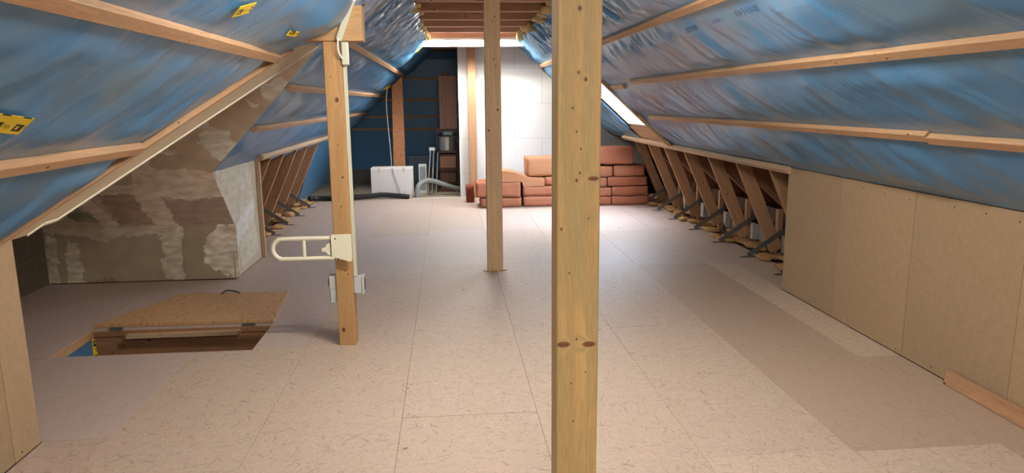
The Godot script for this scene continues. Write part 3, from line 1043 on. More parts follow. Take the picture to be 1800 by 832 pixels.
func build_walls() -> void:
	# right knee wall
	var w := setting("wall_right", "right knee wall, bare plasterboard in front and open struts beyond")
	board_panels(w, RX, -1.0, [BACK, -0.4, 0.85, 2.1, 3.39, 4.30, 5.18, 6.05], RY - 0.005, [M.board, M.board_b])
	knee_frame(w, 1, [6.63, 7.45, 8.29, 9.17, 10.04, 10.87, 11.66], -0.005, 6.0, 12.0)
	var st := start()
	box(st, 4.25, 4.35, -0.25, 0.6, BACK - 0.2, 15.9, 0.0)
	part(st, "outer_wall", M.deck, w)
	# left knee wall
	w = setting("wall_left", "left knee wall, bare plasterboard on both sides of the dormer niche")
	board_panels(w, LX, 1.0, [BACK, -0.4, 0.85, 2.1, 3.38, 3.60], LY - 0.005, [M.board_b, M.board])
	st = start()
	box(st, LX - 1.8, LX - 0.013, 0.0, 1.1, 3.585, 3.60, 0.001)
	part(st, "dormer_cheek", M.board, w)
	st = start()
	var th := Vector3(-0.0125, 0, 0)
	var pts := [P(LX, 0.004, 7.075), P(LX, 0.004, 8.07), P(LX, 1.12, 8.07), P(LX, 1.10, 6.665), P(LX, 0.55, 7.085)]
	var uvs := [Vector2(7.075, 0), Vector2(8.07, 0), Vector2(8.07, 1.12), Vector2(6.665, 1.10), Vector2(7.085, 0.55)]
	flat_poly(st, pts, th, uvs)
	var fill := rgb(210, 202, 184)
	var ptx := patch_texture(192, 160, 6.6, 0.0, 8.2, 1.2, rgb(190, 174, 146), [[fill, [[6.6, 0.62], [6.75, 1.2], [7.8, 1.2], [7.9, 0.7], [7.95, 0.1], [7.3, 0.05], [7.2, 0.5], [7.0, 0.6]]], [rgb(224, 220, 212), [[7.1, 0.5], [7.6, 0.62], [7.9, 0.7], [7.9, 0.5], [7.5, 0.4], [7.2, 0.3]]]], 4.0)
	var pm := mat(Color.WHITE, 0.85, ptx)
	pm.uv1_scale = Vector3(1.0 / 1.6, 1.0 / 1.2, 1)
	pm.uv1_offset = Vector3(-6.6 / 1.6, 0, 0)
	part(st, "plasterboard", pm, w, "plasterboard end of the knee wall smeared with white filler")
	st = start()
	box(st, LX - 0.03, LX + 0.045, 0.0, 1.12, 8.075, 8.115, 0.003)
	part(st, "end_stud", M.plate, w)
	knee_frame(w, -1, [8.05, 8.80, 9.53, 10.32, 11.13, 12.03], 0.06, 8.09, 12.75)
	# loose lower edge of the film, hanging below the plate
	st = start()
	var rr := RandomNumberGenerator.new()
	rr.seed = 6
	var hem := []
	for i in 15:
		hem.append(PL(0.03, 9.0 + i * 0.24, 0.0))
	for i in 15:
		hem.append(PL(-0.07 - rr.randf_range(0.0, 0.07), 9.0 + (14 - i) * 0.24, 0.004))
	var huv := []
	for q in hem:
		huv.append(Vector2(q.z, q.y))
	flat_poly(st, hem, Vector3(SN, -CS, 0) * 0.003, huv)
	part(st, "film_hem", M.film_plain, w, "loose edge of blue film below the plate")
	st = start()
	box(st, -4.4, -4.3, -0.25, 3.7, BACK - 0.2, 15.9, 0.0)
	part(st, "outer_wall", M.deck, w)
	# back wall behind the camera
	w = setting("wall_back", "wall behind the viewer")
	st = start()
	box(st, -4.4, 4.6, -0.25, 3.74, BACK - 0.2, BACK, 0.0)
	part(st, "blockwork", M.block_grey, w)
	# dormer niche
	w = setting("wall_dormer", "plasterboarded dormer niche with filler smeared over the joints")
	var th2 := Vector3(0, 0, -0.0125)
	var cream := rgb(230, 220, 197)
	var low := patch_texture(512, 160, -3.9, 0.0, -2.0, 0.56, rgb(175, 161, 135), [
		[rgb(218, 204, 179), [[-3.9, 0.56], [-2.6, 0.57], [-2.616, 0.494], [-2.818, 0.464], [-3.15, 0.455], [-3.319, 0.407], [-3.558, 0.465], [-3.9, 0.5]]],
		[cream, [[-3.867, 0.456], [-3.768, 0.471], [-3.777, -0.01], [-3.875, -0.01]]],
		[cream, [[-3.677, 0.416], [-3.582, 0.397], [-3.547, -0.01], [-3.695, -0.01], [-3.707, 0.172]]],
		[cream, [[-2.816, 0.481], [-2.594, 0.546], [-2.615, 0.317], [-2.618, 0.014], [-2.761, 0.019], [-2.832, 0.146], [-2.776, 0.216]]],
		[rgb(255, 246, 227), [[-2.334, 0.469], [-2.244, 0.56], [-2.0, 0.56], [-2.0, -0.003], [-2.184, 0.027], [-2.41, 0.169], [-2.383, 0.382]]],
		[rgb(139, 121, 99), [[-3.496, -0.01], [-3.323, 0.068], [-3.213, -0.01]]]], 12.0)
	var lm := mat(Color.WHITE, 0.85, low)
	lm.uv1_scale = Vector3(1.0 / 1.9, 1.0 / 0.56, 1)
	lm.uv1_offset = Vector3(3.9 / 1.9, 0, 0)
	for e in [[-3.88, -2.606], [-2.604, -2.085]]:
		st = start()
		var q := [P(e[0], 0.006, 7.08), P(e[1], 0.006, 7.08), P(e[1], 0.552, 7.08), P(e[0], 0.552, 7.08)]
		flat_poly(st, q, th2, [Vector2(e[0], 0.006), Vector2(e[1], 0.006), Vector2(e[1], 0.552), Vector2(e[0], 0.552)])
		part(st, "plasterboard", lm, w, "brown plasterboard with cream filler patches")
	# far slope of the dormer: from the low wall up to the dormer ridge
	var fillc := rgb(255, 240, 221)
	var hi := patch_texture(640, 448, -3.9, 0.0, -0.9, 2.1, rgb(215, 194, 168), [
		[rgb(184, 157, 139), [[-3.22, 0.45], [-2.9, 0.42], [-2.9, 0.23], [-2.83, 0.08], [-2.89, 0.0], [-3.16, 0.0], [-3.18, 0.19]]],
		[rgb(185, 162, 146), [[-2.67, 0.38], [-2.4, 0.33], [-2.05, 0.4], [-2.05, -0.02], [-2.62, -0.02]]],
		[rgb(139, 136, 118), [[-3.65, 0.23], [-3.49, 0.28], [-3.32, 0.12], [-3.34, 0.05], [-3.51, 0.07]]],
		[fillc, [[-3.23, 0.45], [-3.13, 0.56], [-2.79, 0.56], [-2.65, 0.76], [-2.42, 0.75], [-2.2, 0.72], [-2.0, 0.67], [-2.0, 0.4], [-2.4, 0.35], [-2.68, 0.41], [-2.88, 0.42], [-3.04, 0.43]]],
		[fillc, [[-2.8, 0.72], [-2.7, 0.65], [-2.67, 0.35], [-2.62, 0.12], [-2.64, -0.02], [-2.82, -0.02], [-2.89, 0.26], [-2.89, 0.45]]],
		[fillc, [[-2.72, 0.82], [-2.62, 0.88], [-2.62, 0.78], [-2.74, 0.6], [-2.82, 0.65], [-2.85, 0.7]]],
		[rgb(255, 255, 242), [[-2.06, 1.3], [-1.88, 1.17], [-1.80, 0.93], [-2.0, 0.80], [-2.15, 1.05]]],
		[fillc, [[-2.5, 0.98], [-2.39, 1.0], [-2.36, 0.94], [-2.42, 0.91], [-2.5, 0.94]]],
		[fillc, [[-3.49, 0.35], [-3.31, 0.41], [-3.2, 0.14], [-3.18, 0.0], [-3.32, 0.0], [-3.38, 0.27]]],
		[rgb(255, 255, 242), [[-1.5, 1.65], [-1.3, 1.75], [-1.25, 1.52], [-1.42, 1.44], [-1.49, 1.54]]],
		[fillc, [[-1.67, 1.51], [-1.56, 1.48], [-1.58, 1.43]]]], 20.0)
	var hm := mat(Color.WHITE, 0.85, hi)
	hm.uv1_scale = Vector3(1.0 / 3.0, 1.0 / 2.1, 1)
	hm.uv1_offset = Vector3(3.9 / 3.0, 0, 0)
	var ld := 7.08
	var ly := 0.55
	var tl := sqrt(pow(2.147 - 0.55, 2.0) + pow(7.08 - 5.80, 2.0))
	var ff := func(x, t): return P(x, lerpf(ly, 2.147, t / tl), lerpf(ld, 5.80, t / tl))
	var tk := (1.10 - 0.55) / (2.147 - 0.55) * tl
	var nrm2: Vector3 = Vector3(0, 7.08 - 5.80, -(2.147 - 0.55)).normalized()
	for e in [[[-3.88, 0.0], [-2.10, 0.0], [-2.12, 0.62], [-3.88, 0.62]], [[-3.88, 0.622], [-2.12, 0.622], [-2.12, tk], [-0.96, tl], [-3.88, tl]]]:
		st = start()
		var q := []
		var u := []
		for p in e:
			q.append(ff.call(p[0], p[1]))
			u.append(Vector2(p[0], p[1]))
		flat_poly(st, q, nrm2 * 0.0125, u)
		part(st, "plasterboard", hm, w, "sloping plasterboard with pale filler smears")
	# near slope, hidden from the room by the lining, and the gable front
	st = start()
	var q2 := [P(-3.88, 2.147, 5.80), P(-0.98, 2.147, 5.80), P(-2.12, 1.10, 3.97), P(-2.12, 1.10, 3.6), P(-3.88, 1.10, 3.6)]
	flat_poly(st, [q2[0], q2[1], q2[2], P(-3.88, 1.10, 3.97)], Vector3(0, 1.83, 1.047).normalized() * 0.0125, [Vector2.ZERO, Vector2.RIGHT, Vector2.ONE, Vector2.DOWN])
	part(st, "plasterboard", M.board, w)
	st = start()
	box(st, -3.88, -2.12, 1.10, 1.1125, 3.59, 3.97, 0.001)
	part(st, "plasterboard", M.board, w)
	st = start()
	box(st, -3.90, -3.881, 0.0, 2.2, 3.585, 7.12, 0.0)
	part(st, "gable_board", M.cheek_grey, w)
	# far gable with film and battens
	w = setting("wall_far", "far gable wall covered with dark blue film and battens")
	st = start()
	box(st, -4.4, 4.4, -0.02, 3.7, FAR + 0.02, FAR + 0.3, 0.0)
	part(st, "gable_masonry", M.concrete, w)
	st = start()
	var gp := PackedVector2Array([Vector2(-2.9, 0.30), Vector2(3.4, 0.30), Vector2(2.95, 1.1), Vector2(1.2, CY), Vector2(-0.33, CY), Vector2(-2.12, 1.1)])
	prism(st, gp, P(0, 0, FAR), Vector3.RIGHT, Vector3.UP, Vector3.FORWARD, 0.01)
	part(st, "vapour_film", M.film_plain, w)
	for y in [1.14, 1.40, 1.76, 2.19]:
		st = start()
		var x0: float = LX + (y - LY) / K + 0.05
		box(st, x0, 0.9, y - 0.025, y + 0.025, FAR - 0.035, FAR - 0.001, 0.003)
		part(st, "batten", M.batten, w)
	st = start()
	box(st, -3.0, 0.9, -0.012, 0.30, FAR - 0.06, FAR + 0.01, 0.004)
	part(st, "sill", M.concrete, w)
	# white block partition
	w = setting("wall_partition", "white aerated concrete block partition at the end of the attic")
	var roofp := PackedVector2Array([Vector2(0.2, 0.0), Vector2(3.6, 0.0), Vector2(3.6, RY + (RX - 3.6) * K + 0.24), Vector2(2.9, RY + (RX - 2.9) * K + 0.24), Vector2(2.9, RY + (RX - 2.9) * K), Vector2(1.20, CY - 0.005), Vector2(0.2, CY - 0.005)])
	var inner := PackedVector2Array()
	st = start()
	prism(st, PackedVector2Array([Vector2(0.206, 0.0), Vector2(3.6, 0.0), Vector2(3.6, RY + (RX - 3.6) * K + 0.24), Vector2(2.9, RY + (RX - 2.9) * K + 0.24), Vector2(2.9, RY + (RX - 2.9) * K), Vector2(1.20, CY - 0.01), Vector2(0.206, CY - 0.01)]), P(0, 0, 12.955), Vector3.RIGHT, Vector3.UP, Vector3.FORWARD, 0.10)
	part(st, "mortar_core", M.mortar, w)
	var y0 := 0.0
	var course := 0
	for y1 in [0.42, 1.04, 1.66, 2.28, 2.74]:
		var x := 0.2 - (0.0 if course % 2 == 0 else 0.5)
		while x < 3.6:
			var bp := PackedVector2Array([Vector2(x + 0.002, y0 + 0.002), Vector2(x + 0.996, y0 + 0.002), Vector2(x + 0.996, y1 - 0.002), Vector2(x + 0.002, y1 - 0.002)])
			for got in Geometry2D.intersect_polygons(bp, roofp):
				if got.size() >= 3:
					st = start()
					prism(st, got, P(0, 0, 12.95 + rng.randf_range(-0.001, 0.001)), Vector3.RIGHT, Vector3.UP, Vector3.FORWARD, 0.12)
					part(st, "block", M.block if x < 1.9 else M.block_grey, w)
			x += 1.0
		y0 = y1
		course += 1

# ---------------------------------------------------------------- things
func post(label: String, x0: float, x1: float, d0: float, d1: float, y1: float, m: Material) -> void:
	var st := start()
	var xm := (x0 + x1) / 2.0
	var dm := (d0 + d1) / 2.0
	bar(st, P(xm, 0, dm), P(xm, y1, dm), x1 - x0, d1 - d0, Vector3.BACK, 0.004, Vector2.ZERO)
	solo(st, "timber_post", m, label, "post")

func build_posts() -> void:
	post("thick yellowish pine post with dark knots, widest of all", 0.351, 0.494, 2.30, 2.43, 2.735, M.nearpost)
	post("slim brown timber post standing free in front of the stacked insulation", 0.372, 0.527, 7.09, 7.23, 2.735, M.midpost)
	post("timber post carrying the white grab bar beside the floor hatch", -0.808, -0.689, 4.95, 5.07, 2.10, M.leftpost)
	post("timber post set against the end of the white block wall", 0.365, 0.505, 12.78, 12.92, 2.735, M.strut)
	var st := start()
	# recess post with a top cut to the roof slope
	var pl := PackedVector2Array([Vector2(-1.075, -0.01), Vector2(-0.84, -0.01), Vector2(-0.84, 2.18), Vector2(-1.04, 2.01)])
	prism(st, pl, P(0, 0, 14.0), Vector3.RIGHT, Vector3.UP, Vector3.FORWARD, 0.14)
	solo(st, "timber_post", M.strandpost, "flecked orange post with sloping top behind the white carton", "post")
	st = start()
	box(st, -1.02, -0.545, 2.102, 2.33, 4.94, 5.08, 0.004)
	solo(st, "cross_beam", M.beam, "short thick beam lying on the post with the grab bar", "beam")
	# sawdust-coloured offcut at the foot of the slim post
	st = start()
	for q in [[0.36, 7.07, 0.3], [0.53, 7.08, -0.4], [0.42, 7.06, 0.1]]:
		var a := P(q[0] - 0.03, 0.003, q[1])
		bar(st, a, a + Vector3(0.06, 0.004, q[2] * 0.06), 0.02, 0.006, Vector3.UP, 0.001)
	var ch := solo(st, "wood_chips", M.batten, "wood chips around the foot of the slim post", "chips")
	ch.set_meta("kind", "stuff")

func build_grab_bar() -> void:
	var t := thing("grab_bar", "white folding grab bar screwed to the post by the hatch", "grab bar", P(-0.75, 0.70, 4.945))
	var st := start()
	var pts := []
	var yt := 0.788
	var yb := 0.648
	var d := 4.915
	pts.append(P(-0.80, yt, d))
	pts.append(P(-1.14, yt, d))
	var r := (yt - yb) / 2.0
	for i in range(1, 8):
		var a := PI / 2.0 + PI * i / 8.0
		pts.append(P(-1.145 + cos(a) * r, (yt + yb) / 2.0 + sin(a) * r, d))
	pts.append(P(-1.14, yb, d))
	pts.append(P(-0.80, yb, d))
	sweep(st, smooth_path(pts, 4), 0.0155, 12)
	part(st, "rail", M.enamel, t)
	st = start()
	sweep(st, PackedVector3Array([P(-1.005, yb, d), P(-1.005, yt, d)]), 0.013, 12)
	part(st, "cross_bar", M.enamel, t)
	st = start()
	prism(st, PackedVector2Array([Vector2(-0.825, 0.805), Vector2(-0.684, 0.805), Vector2(-0.684, 0.625), Vector2(-0.70, 0.622), Vector2(-0.825, 0.662)]), P(0, 0, 4.90), Vector3.RIGHT, Vector3.UP, Vector3.FORWARD, 0.004)
	prism(st, PackedVector2Array([Vector2(-0.825, 0.805), Vector2(-0.819, 0.805), Vector2(-0.819, 0.635), Vector2(-0.825, 0.635)]), P(0, 0, 4.90), Vector3.RIGHT, Vector3.UP, Vector3.FORWARD, 0.046)
	part(st, "bracket", M.enamel, t)
	st = start()
	box(st, -0.825, -0.686, 0.628, 0.806, 4.944, 4.949, 0.001)
	var pl := part(st, "mount_plate", M.enamel, t)
	for q in [[-0.79, 0.785], [-0.775, 0.642]]:
		st = start()
		var c := P(q[0], q[1], 4.899)
		bar(st, c, c + Vector3(0, 0, 0.002), 0.011, 0.011, Vector3.UP, 0.004)
		part(st, "screw", M.screw, pl)
	st = start()
	prism(st, PackedVector2Array([Vector2(-0.825, 0.757), Vector2(-0.85, 0.745), Vector2(-0.862, 0.722), Vector2(-0.885, 0.718), Vector2(-0.885, 0.698), Vector2(-0.858, 0.694), Vector2(-0.84, 0.672), Vector2(-0.825, 0.668)]), P(0, 0, 4.902), Vector3.RIGHT, Vector3.UP, Vector3.FORWARD, 0.026)
	part(st, "hinge", M.enamel, t)

func build_electrics() -> void:
	var t := thing("cable_duct", "cream cable duct running down the post with the grab bar", "cable duct", P(-0.66, 0.4, 5.0))
	var st := start()
	bar(st, P(-0.60, 2.36, 4.925), P(-0.70, 2.105, 4.925), 0.04, 0.018, Vector3.BACK, 0.003)
	part(st, "slanting_duct", M.duct, t)
	st = start()
	box(st, -0.688, -0.646, 1.95, 2.095, 4.93, 5.0, 0.006)
	part(st, "joint_cover", M.duct, t)
	st = start()
	box(st, -0.688, -0.664, 0.50, 1.95, 4.965, 5.005, 0.003)
	part(st, "upright_duct", M.duct, t)
	st = start()
	sweep(st, smooth_path([P(-0.70, 2.12, 4.91), P(-0.706, 2.05, 4.915), P(-0.69, 2.0, 4.925), P(-0.68, 1.99, 4.935)], 4), 0.006, 8)
	part(st, "cable", M.white, t)
	t = thing("socket_box", "pale grey double socket on the hatch side of the grab bar post", "socket", P(-0.84, 0.31, 5.0))
	st = start()
	box(st, -0.862, -0.81, 0.41, 0.505, 4.97, 5.045, 0.006)
	part(st, "upper_socket", M.plastic_grey, t)
	st = start()
	box(st, -0.858, -0.81, 0.312, 0.408, 4.97, 5.045, 0.006)
	part(st, "lower_socket", M.plastic_grey, t)
	st = start()
	box(st, -0.868, -0.862, 0.43, 0.485, 4.98, 5.035, 0.001)
	part(st, "hinged_lid", M.dark_plastic, t)
	t = thing("socket_box", "small square socket box below the cable duct on the post", "socket", P(-0.66, 0.38, 5.0))
	st = start()
	box(st, -0.688, -0.632, 0.385, 0.495, 4.945, 5.03, 0.005)
	part(st, "housing", M.plastic_grey, t)
	st = start()
	box(st, -0.634, -0.614, 0.378, 0.502, 4.94, 5.035, 0.006)
	part(st, "front_plate", M.plastic_grey, t)
	st = start()
	box(st, -0.614, -0.611, 0.40, 0.48, 4.96, 5.015, 0.001)
	part(st, "outlet", M.dark_plastic, t)

func build_hatch_lid() -> void:
	var t := thing("hatch_lid", "brown strand board hatch lid folded back flat on the floor", "hatch lid", P(-2.0, 0.0, 6.0))
	var st := start()
	var q := [P(-2.775, 0.003, 5.585), P(-1.41, 0.003, 5.555), P(-1.475, 0.003, 6.42), P(-2.42, 0.003, 6.47)]
	flat_poly(st, q, Vector3(0, 0.024, 0), [Vector2(0, 0), Vector2(1.37, 0), Vector2(1.3, 0.87), Vector2(0.35, 0.87)])
	part(st, "panel", M.osb, t)
	for x in [-2.6, -1.6]:
		st = start()
		box(st, x - 0.05, x + 0.05, -0.012, 0.006, 5.545, 5.56, 0.001)
		part(st, "hinge", M.steel, t)
	st = start()
	sweep(st, smooth_path([P(-2.06, 0.028, 6.40), P(-2.02, 0.05, 6.43), P(-1.95, 0.045, 6.42), P(-1.90, 0.028, 6.41)], 5), 0.006, 8)
	part(st, "pull_loop", M.dark_plastic, t)
	# loose board against the right wall
	st = start()
	bar(st, P(RX - 0.03, 0.047, 3.82), P(RX - 0.03, 0.047, 1.9), 0.024, 0.092, Vector3(0.15, 1, 0), 0.002)
	solo(st, "skirting_board", M.strut, "reddish loose plank lying along the foot of the right wall", "plank")

func build_batts() -> void:
	var lst := [
		# x0, x1, y0, y1, d0, material, sag, kind
		[0.50, 1.17, 0.0, 0.165, 11.50, M.batt, 0.0, 0], [1.195, 1.90, 0.0, 0.172, 11.50, M.batt, 0.0, 0], [1.92, 2.44, 0.0, 0.16, 11.5, M.batt_b, 0.0, 0],
		[0.43, 1.155, 0.17, 0.415, 11.48, M.batt, 0.0, 0], [1.19, 1.92, 0.175, 0.335, 11.50, M.batt, 0.0, 0], [1.93, 2.44, 0.165, 0.32, 11.5, M.batt_b, 0.0, 0],
		[0.62, 1.535, 0.42, 0.56, 11.52, M.batt_c, 0.06, 1], [1.555, 2.40, 0.34, 0.478, 11.55, M.batt, 0.0, 0],
		[1.28, 2.10, 0.486, 0.79, 11.62, M.batt_c, 0.0, 2],
		[2.45, 2.655, 0.0, 0.145, 11.46, M.batt_b, 0.0, 3], [2.66, 3.27, 0.0, 0.155, 11.45, M.batt_b, 0.0, 3],
		[2.45, 2.655, 0.148, 0.30, 11.46, M.batt, 0.0, 3], [2.665, 3.26, 0.158, 0.315, 11.45, M.batt_b, 0.0, 3],
		[2.42, 2.57, 0.305, 0.465, 11.46, M.batt, 0.0, 3], [2.58, 3.24, 0.32, 0.47, 11.45, M.batt_b, 0.0, 3],
		[2.40, 2.665, 0.47, 0.645, 11.47, M.batt, 0.0, 3], [2.68, 3.20, 0.475, 0.655, 11.46, M.batt, 0.0, 3],
		[2.30, 3.0, 0.675, 0.955, 11.44, M.batt_b, 0.0, 4],
		[0.285, 0.425, 0.0, 0.29, 12.15, M.batt_d, 0.0, 5]]
	var labels := [
		"rust-brown batt lying on the floor, first from the white wall's wooden post", "rust-brown batt lying on the floor, second from the white wall's wooden post", "rust-brown batt on the floor in the middle, behind the thick pine post",
		"thicker rust-brown batt of the second layer, first from the white wall's wooden post", "rust-brown batt of the second layer, right beside the thicker one", "rust-brown batt of the second layer, behind the thick pine post",
		"pale orange batt with a wavy sagging top, on the thicker batt", "rust-brown batt directly under the thick light orange top block",
		"thick light orange batt lying on top of the white-wall stack",
		"short batt end on the floor in the stack beside the open struts", "long dark batt on the floor touching the open struts",
		"short batt end of the second layer in the stack beside the struts", "long batt of the second layer touching the open struts",
		"short batt end of the third layer in the stack beside the struts", "long batt of the third layer beside the open struts",
		"short batt end of the fourth layer, under the dark top block", "long batt of the fourth layer, under the dark top block",
		"thick dark batt on top of the stack beside the open struts",
		"small dark red-brown batt standing on end at the white wall's wooden post"]
	for i in lst.size():
		var b: Array = lst[i]
		var st := start()
		var dep := 0.55 if b[7] != 5 else 0.3
		var c := P((b[0] + b[1]) / 2.0, (b[2] + b[3]) / 2.0, b[4] + dep / 2.0)
		var h := Vector3((b[1] - b[0]) / 2.0, (b[3] - b[2]) / 2.0, dep / 2.0)
		if b[7] == 1:
			# this one drapes over the step between the batts below it
			var prof := PackedVector2Array([Vector2(0.62, 0.418), Vector2(1.16, 0.418), Vector2(1.185, 0.40), Vector2(1.20, 0.338), Vector2(1.545, 0.338), Vector2(1.55, 0.455), Vector2(1.53, 0.468), Vector2(1.38, 0.472), Vector2(1.26, 0.482), Vector2(1.16, 0.53), Vector2(1.06, 0.572), Vector2(0.92, 0.592), Vector2(0.76, 0.588), Vector2(0.64, 0.598), Vector2(0.615, 0.58)])
			prism(st, prof, P(0, 0, 11.50), Vector3.RIGHT, Vector3.UP, Vector3.FORWARD, 0.5)
		else:
			soft_box(st, c, h - Vector3.ONE * 0.003, 0.008, 0.004, i * 3.7, b[6])
		solo(st, "insulation_batt", b[5], labels[i], "insulation", "stacked insulation batts")

func build_recess() -> void:
	# white carton
	var t := thing("carton", "white carton standing at the edge of the dark recess", "box", P(-1.03, -0.01, 13.2))
	var st := start()
	box(st, -1.40, -0.66, -0.012, 0.54, 13.0, 13.4, 0.015)
	part(st, "body", M.carton, t)
	for q in [[-1.28, 0.46], [-0.84, 0.46], [-1.28, 0.04], [-0.84, 0.04]]:
		st = start()
		box(st, q[0], q[0] + 0.05, q[1], q[1] + 0.08, 12.998, 13.001, 0.0)
		part(st, "tape_strip", M.clear_tape, t)
	# hoses
	st = start()
	var path := smooth_path([P(-2.42, 0.07, 12.60), P(-2.38, 0.055, 12.70), P(-2.25, 0.05, 12.76), P(-1.9, 0.05, 12.72), P(-1.5, 0.06, 12.80), P(-1.2, 0.075, 12.86), P(-0.95, 0.06, 12.84), P(-0.72, 0.035, 12.82)], 14)
	sweep(st, path, 0.045, 12, 0.003)
	solo(st, "hose", M.hose_black, "thick black corrugated hose lying across the floor edge", "hose")
	st = start()
	path = smooth_path([P(-0.59, 0.005, 12.95), P(-0.585, 0.10, 12.96), P(-0.55, 0.22, 13.0), P(-0.43, 0.29, 13.1), P(-0.30, 0.27, 13.2), P(-0.12, 0.20, 13.3), P(0.10, 0.12, 13.35), P(0.30, 0.08, 13.4)], 12)
	sweep(st, path, 0.045, 12, 0.002)
	solo(st, "hose", M.hose_grey, "grey flexible hose arching beside the chair", "hose")
	# hanging cable and string
	st = start()
	sweep(st, smooth_path([PL(1.33, 13.75, 0.05), P(-1.14, 1.7, 13.8), P(-1.12, 1.18, 13.8), P(-1.10, 0.83, 13.8), P(-1.09, 0.60, 13.8), P(-1.1, 0.3, 13.82)], 8), 0.009, 8)
	solo(st, "cable", M.plastic_grey, "thin pale cable hanging from the slope behind the white carton", "cable")
	st = start()
	sweep(st, smooth_path([P(-1.02, 0.543, 12.992), P(-0.99, 0.44, 12.985), P(-0.94, 0.28, 12.985), P(-0.895, 0.14, 12.98), P(-0.88, 0.004, 12.975)], 6), 0.0045, 6)
	solo(st, "string", M.hose_grey, "thin grey string hanging down the front of the white carton", "string")
	# crumbs of chipboard and sawdust on the floor
	var crumbs := start()
	var cr := RandomNumberGenerator.new()
	cr.seed = 17
	for i in 60:
		var c := P(cr.randf_range(-1.9, 2.85), 0.002, cr.randf_range(3.0, 11.0))
		var a := cr.randf() * TAU
		bar(crumbs, c, c + Vector3(cos(a), 0.0, sin(a)) * cr.randf_range(0.006, 0.03), cr.randf_range(0.004, 0.009), 0.004, Vector3.UP, 0.001)
	var cb := solo(crumbs, "wood_crumbs", M.batten, "small wood crumbs scattered over the chipboard floor", "crumbs")
	cb.set_meta("kind", "stuff")
	# chair with a pot, cartons below it
	t = thing("chair", "dark wooden high chair beside the white wall end", "chair", P(0.0, 0.0, 14.0))
	st = start()
	prism(st, rect(0.44, 0.40, 0.05), P(-0.02, 0.745, 13.98), Vector3.RIGHT, Vector3.BACK, Vector3.UP, 0.035)
	part(st, "seat", M.chairwood, t)
	for q in [[-0.21, 13.80], [0.17, 13.80], [-0.21, 14.16], [0.17, 14.16]]:
		st = start()
		bar(st, P(q[0] * 1.08, -0.012, q[1]), P(q[0], 0.75, q[1]), 0.03, 0.03, Vector3.BACK, 0.006)
		part(st, "leg", M.chairwood, t)
	for x in [-0.215, 0.175]:
		st = start()
		bar(st, P(x, 0.78, 14.15), P(x * 1.05, 1.20, 14.2), 0.03, 0.026, Vector3.BACK, 0.006)
		part(st, "back_post", M.chairwood, t)
	st = start()
	box(st, -0.21, 0.17, 1.10, 1.18, 14.17, 14.195, 0.004)
	part(st, "back_rail", M.chairwood, t)
	for y in [0.40, 0.16]:
		st = start()
		box(st, -0.22, 0.18, y, y + 0.03, 13.795, 13.815, 0.004)
		part(st, "stretcher", M.chairwood, t)
	t = thing("cooking_pot", "round aluminium pot standing on the dark chair", "pot", P(-0.02, 0.78, 13.93))
	st = start()
	lathe(st, [[0.0, 0.0], [0.15, 0.0], [0.16, 0.012], [0.16, 0.25], [0.167, 0.256], [0.167, 0.264], [0.0, 0.27]], P(-0.02, 0.781, 13.93), 32)
	part(st, "body", M.alu, t)
	st = start()
	sweep(st, smooth_path([P(-0.07, 1.05, 13.9), P(-0.05, 1.07, 13.88), P(0.01, 1.07, 13.88), P(0.03, 1.05, 13.9)], 4), 0.008, 8)
	part(st, "lid_handle", M.dark_plastic, t)
	t = thing("radio", "small dark grey appliance lying on the pot", "appliance", P(-0.01, 1.052, 13.98))
	st = start()
	box(st, -0.11, 0.10, 1.055, 1.16, 13.94, 14.02, 0.008)
	part(st, "case", M.tote, t)
	st = start()
	box(st, -0.085, 0.075, 1.08, 1.135, 13.936, 13.941, 0.001)
	part(st, "panel", M.hose_grey, t)
	st = start()
	box(st, -0.17, 0.14, 0.45, 0.70, 13.84, 14.12, 0.008)
	box(st, -0.18, 0.15, 0.70, 0.715, 13.83, 14.13, 0.002)
	box(st, -0.15, 0.12, 0.445, 0.45, 13.82, 14.12, 0.001)
	solo(st, "carton", M.carton_brown, "brown carton wedged under the chair seat, upper one", "box", "brown cartons under the chair")
	st = start()
	box(st, -0.17, 0.14, -0.012, 0.444, 13.83, 14.12, 0.008)
	solo(st, "carton", M.oldwood, "dark brown crate on the floor under the chair", "box")
	t = thing("cupboard", "tall narrow pinkish wooden cupboard behind the dark chair", "cupboard", P(0.01, -0.01, 14.4))
	st = start()
	box(st, -0.155, 0.185, 1.18, 2.20, 14.26, 14.56, 0.006)
	part(st, "upper_case", M.palewood, t)
	st = start()
	box(st, -0.14, 0.17, -0.012, 1.178, 14.28, 14.55, 0.004)
	part(st, "stand", M.chairwood, t)
	st = start()
	soft_box(st, P(-0.02, 2.235, 14.4), Vector3(0.07, 0.035, 0.06), 0.02, 0.012, 2.0)
	solo(st, "cloth_bundle", M.strut, "small brown bundle on top of the tall cupboard", "bundle")
	# folded trolley leaning by the chair
	t = thing("folding_trolley", "folded metal hand trolley leaning beside the dark chair", "trolley", P(-0.33, 0.0, 13.55))
	for q in [[-0.335, 0.84, -0.41], [-0.275, 0.84, -0.33], [-0.20, 0.76, -0.25]]:
		st = start()
		sweep(st, PackedVector3Array([P(q[2], -0.002, 13.50), P(q[0], q[1], 13.62)]), 0.011, 8)
		part(st, "tube", M.alu, t)
	st = start()
	box(st, -0.36, -0.25, 0.80, 0.86, 13.60, 13.64, 0.006)
	part(st, "handle", M.plastic_grey, t)
	st = start()
	box(st, -0.42, -0.31, 0.02, 0.045, 13.42, 13.52, 0.003)
	part(st, "foot_plate", M.steel, t)
	# picture frame, tote and small devices
	t = thing("picture_frame", "small pale framed picture leaning against the dark tote", "picture", P(-0.5, 0.0, 13.7))
	st = start()
	bar(st, P(-0.50, -0.01, 13.66), P(-0.50, 0.545, 13.74), 0.15, 0.02, Vector3.BACK, 0.003)
	part(st, "frame", M.plastic_grey, t)
	st = start()
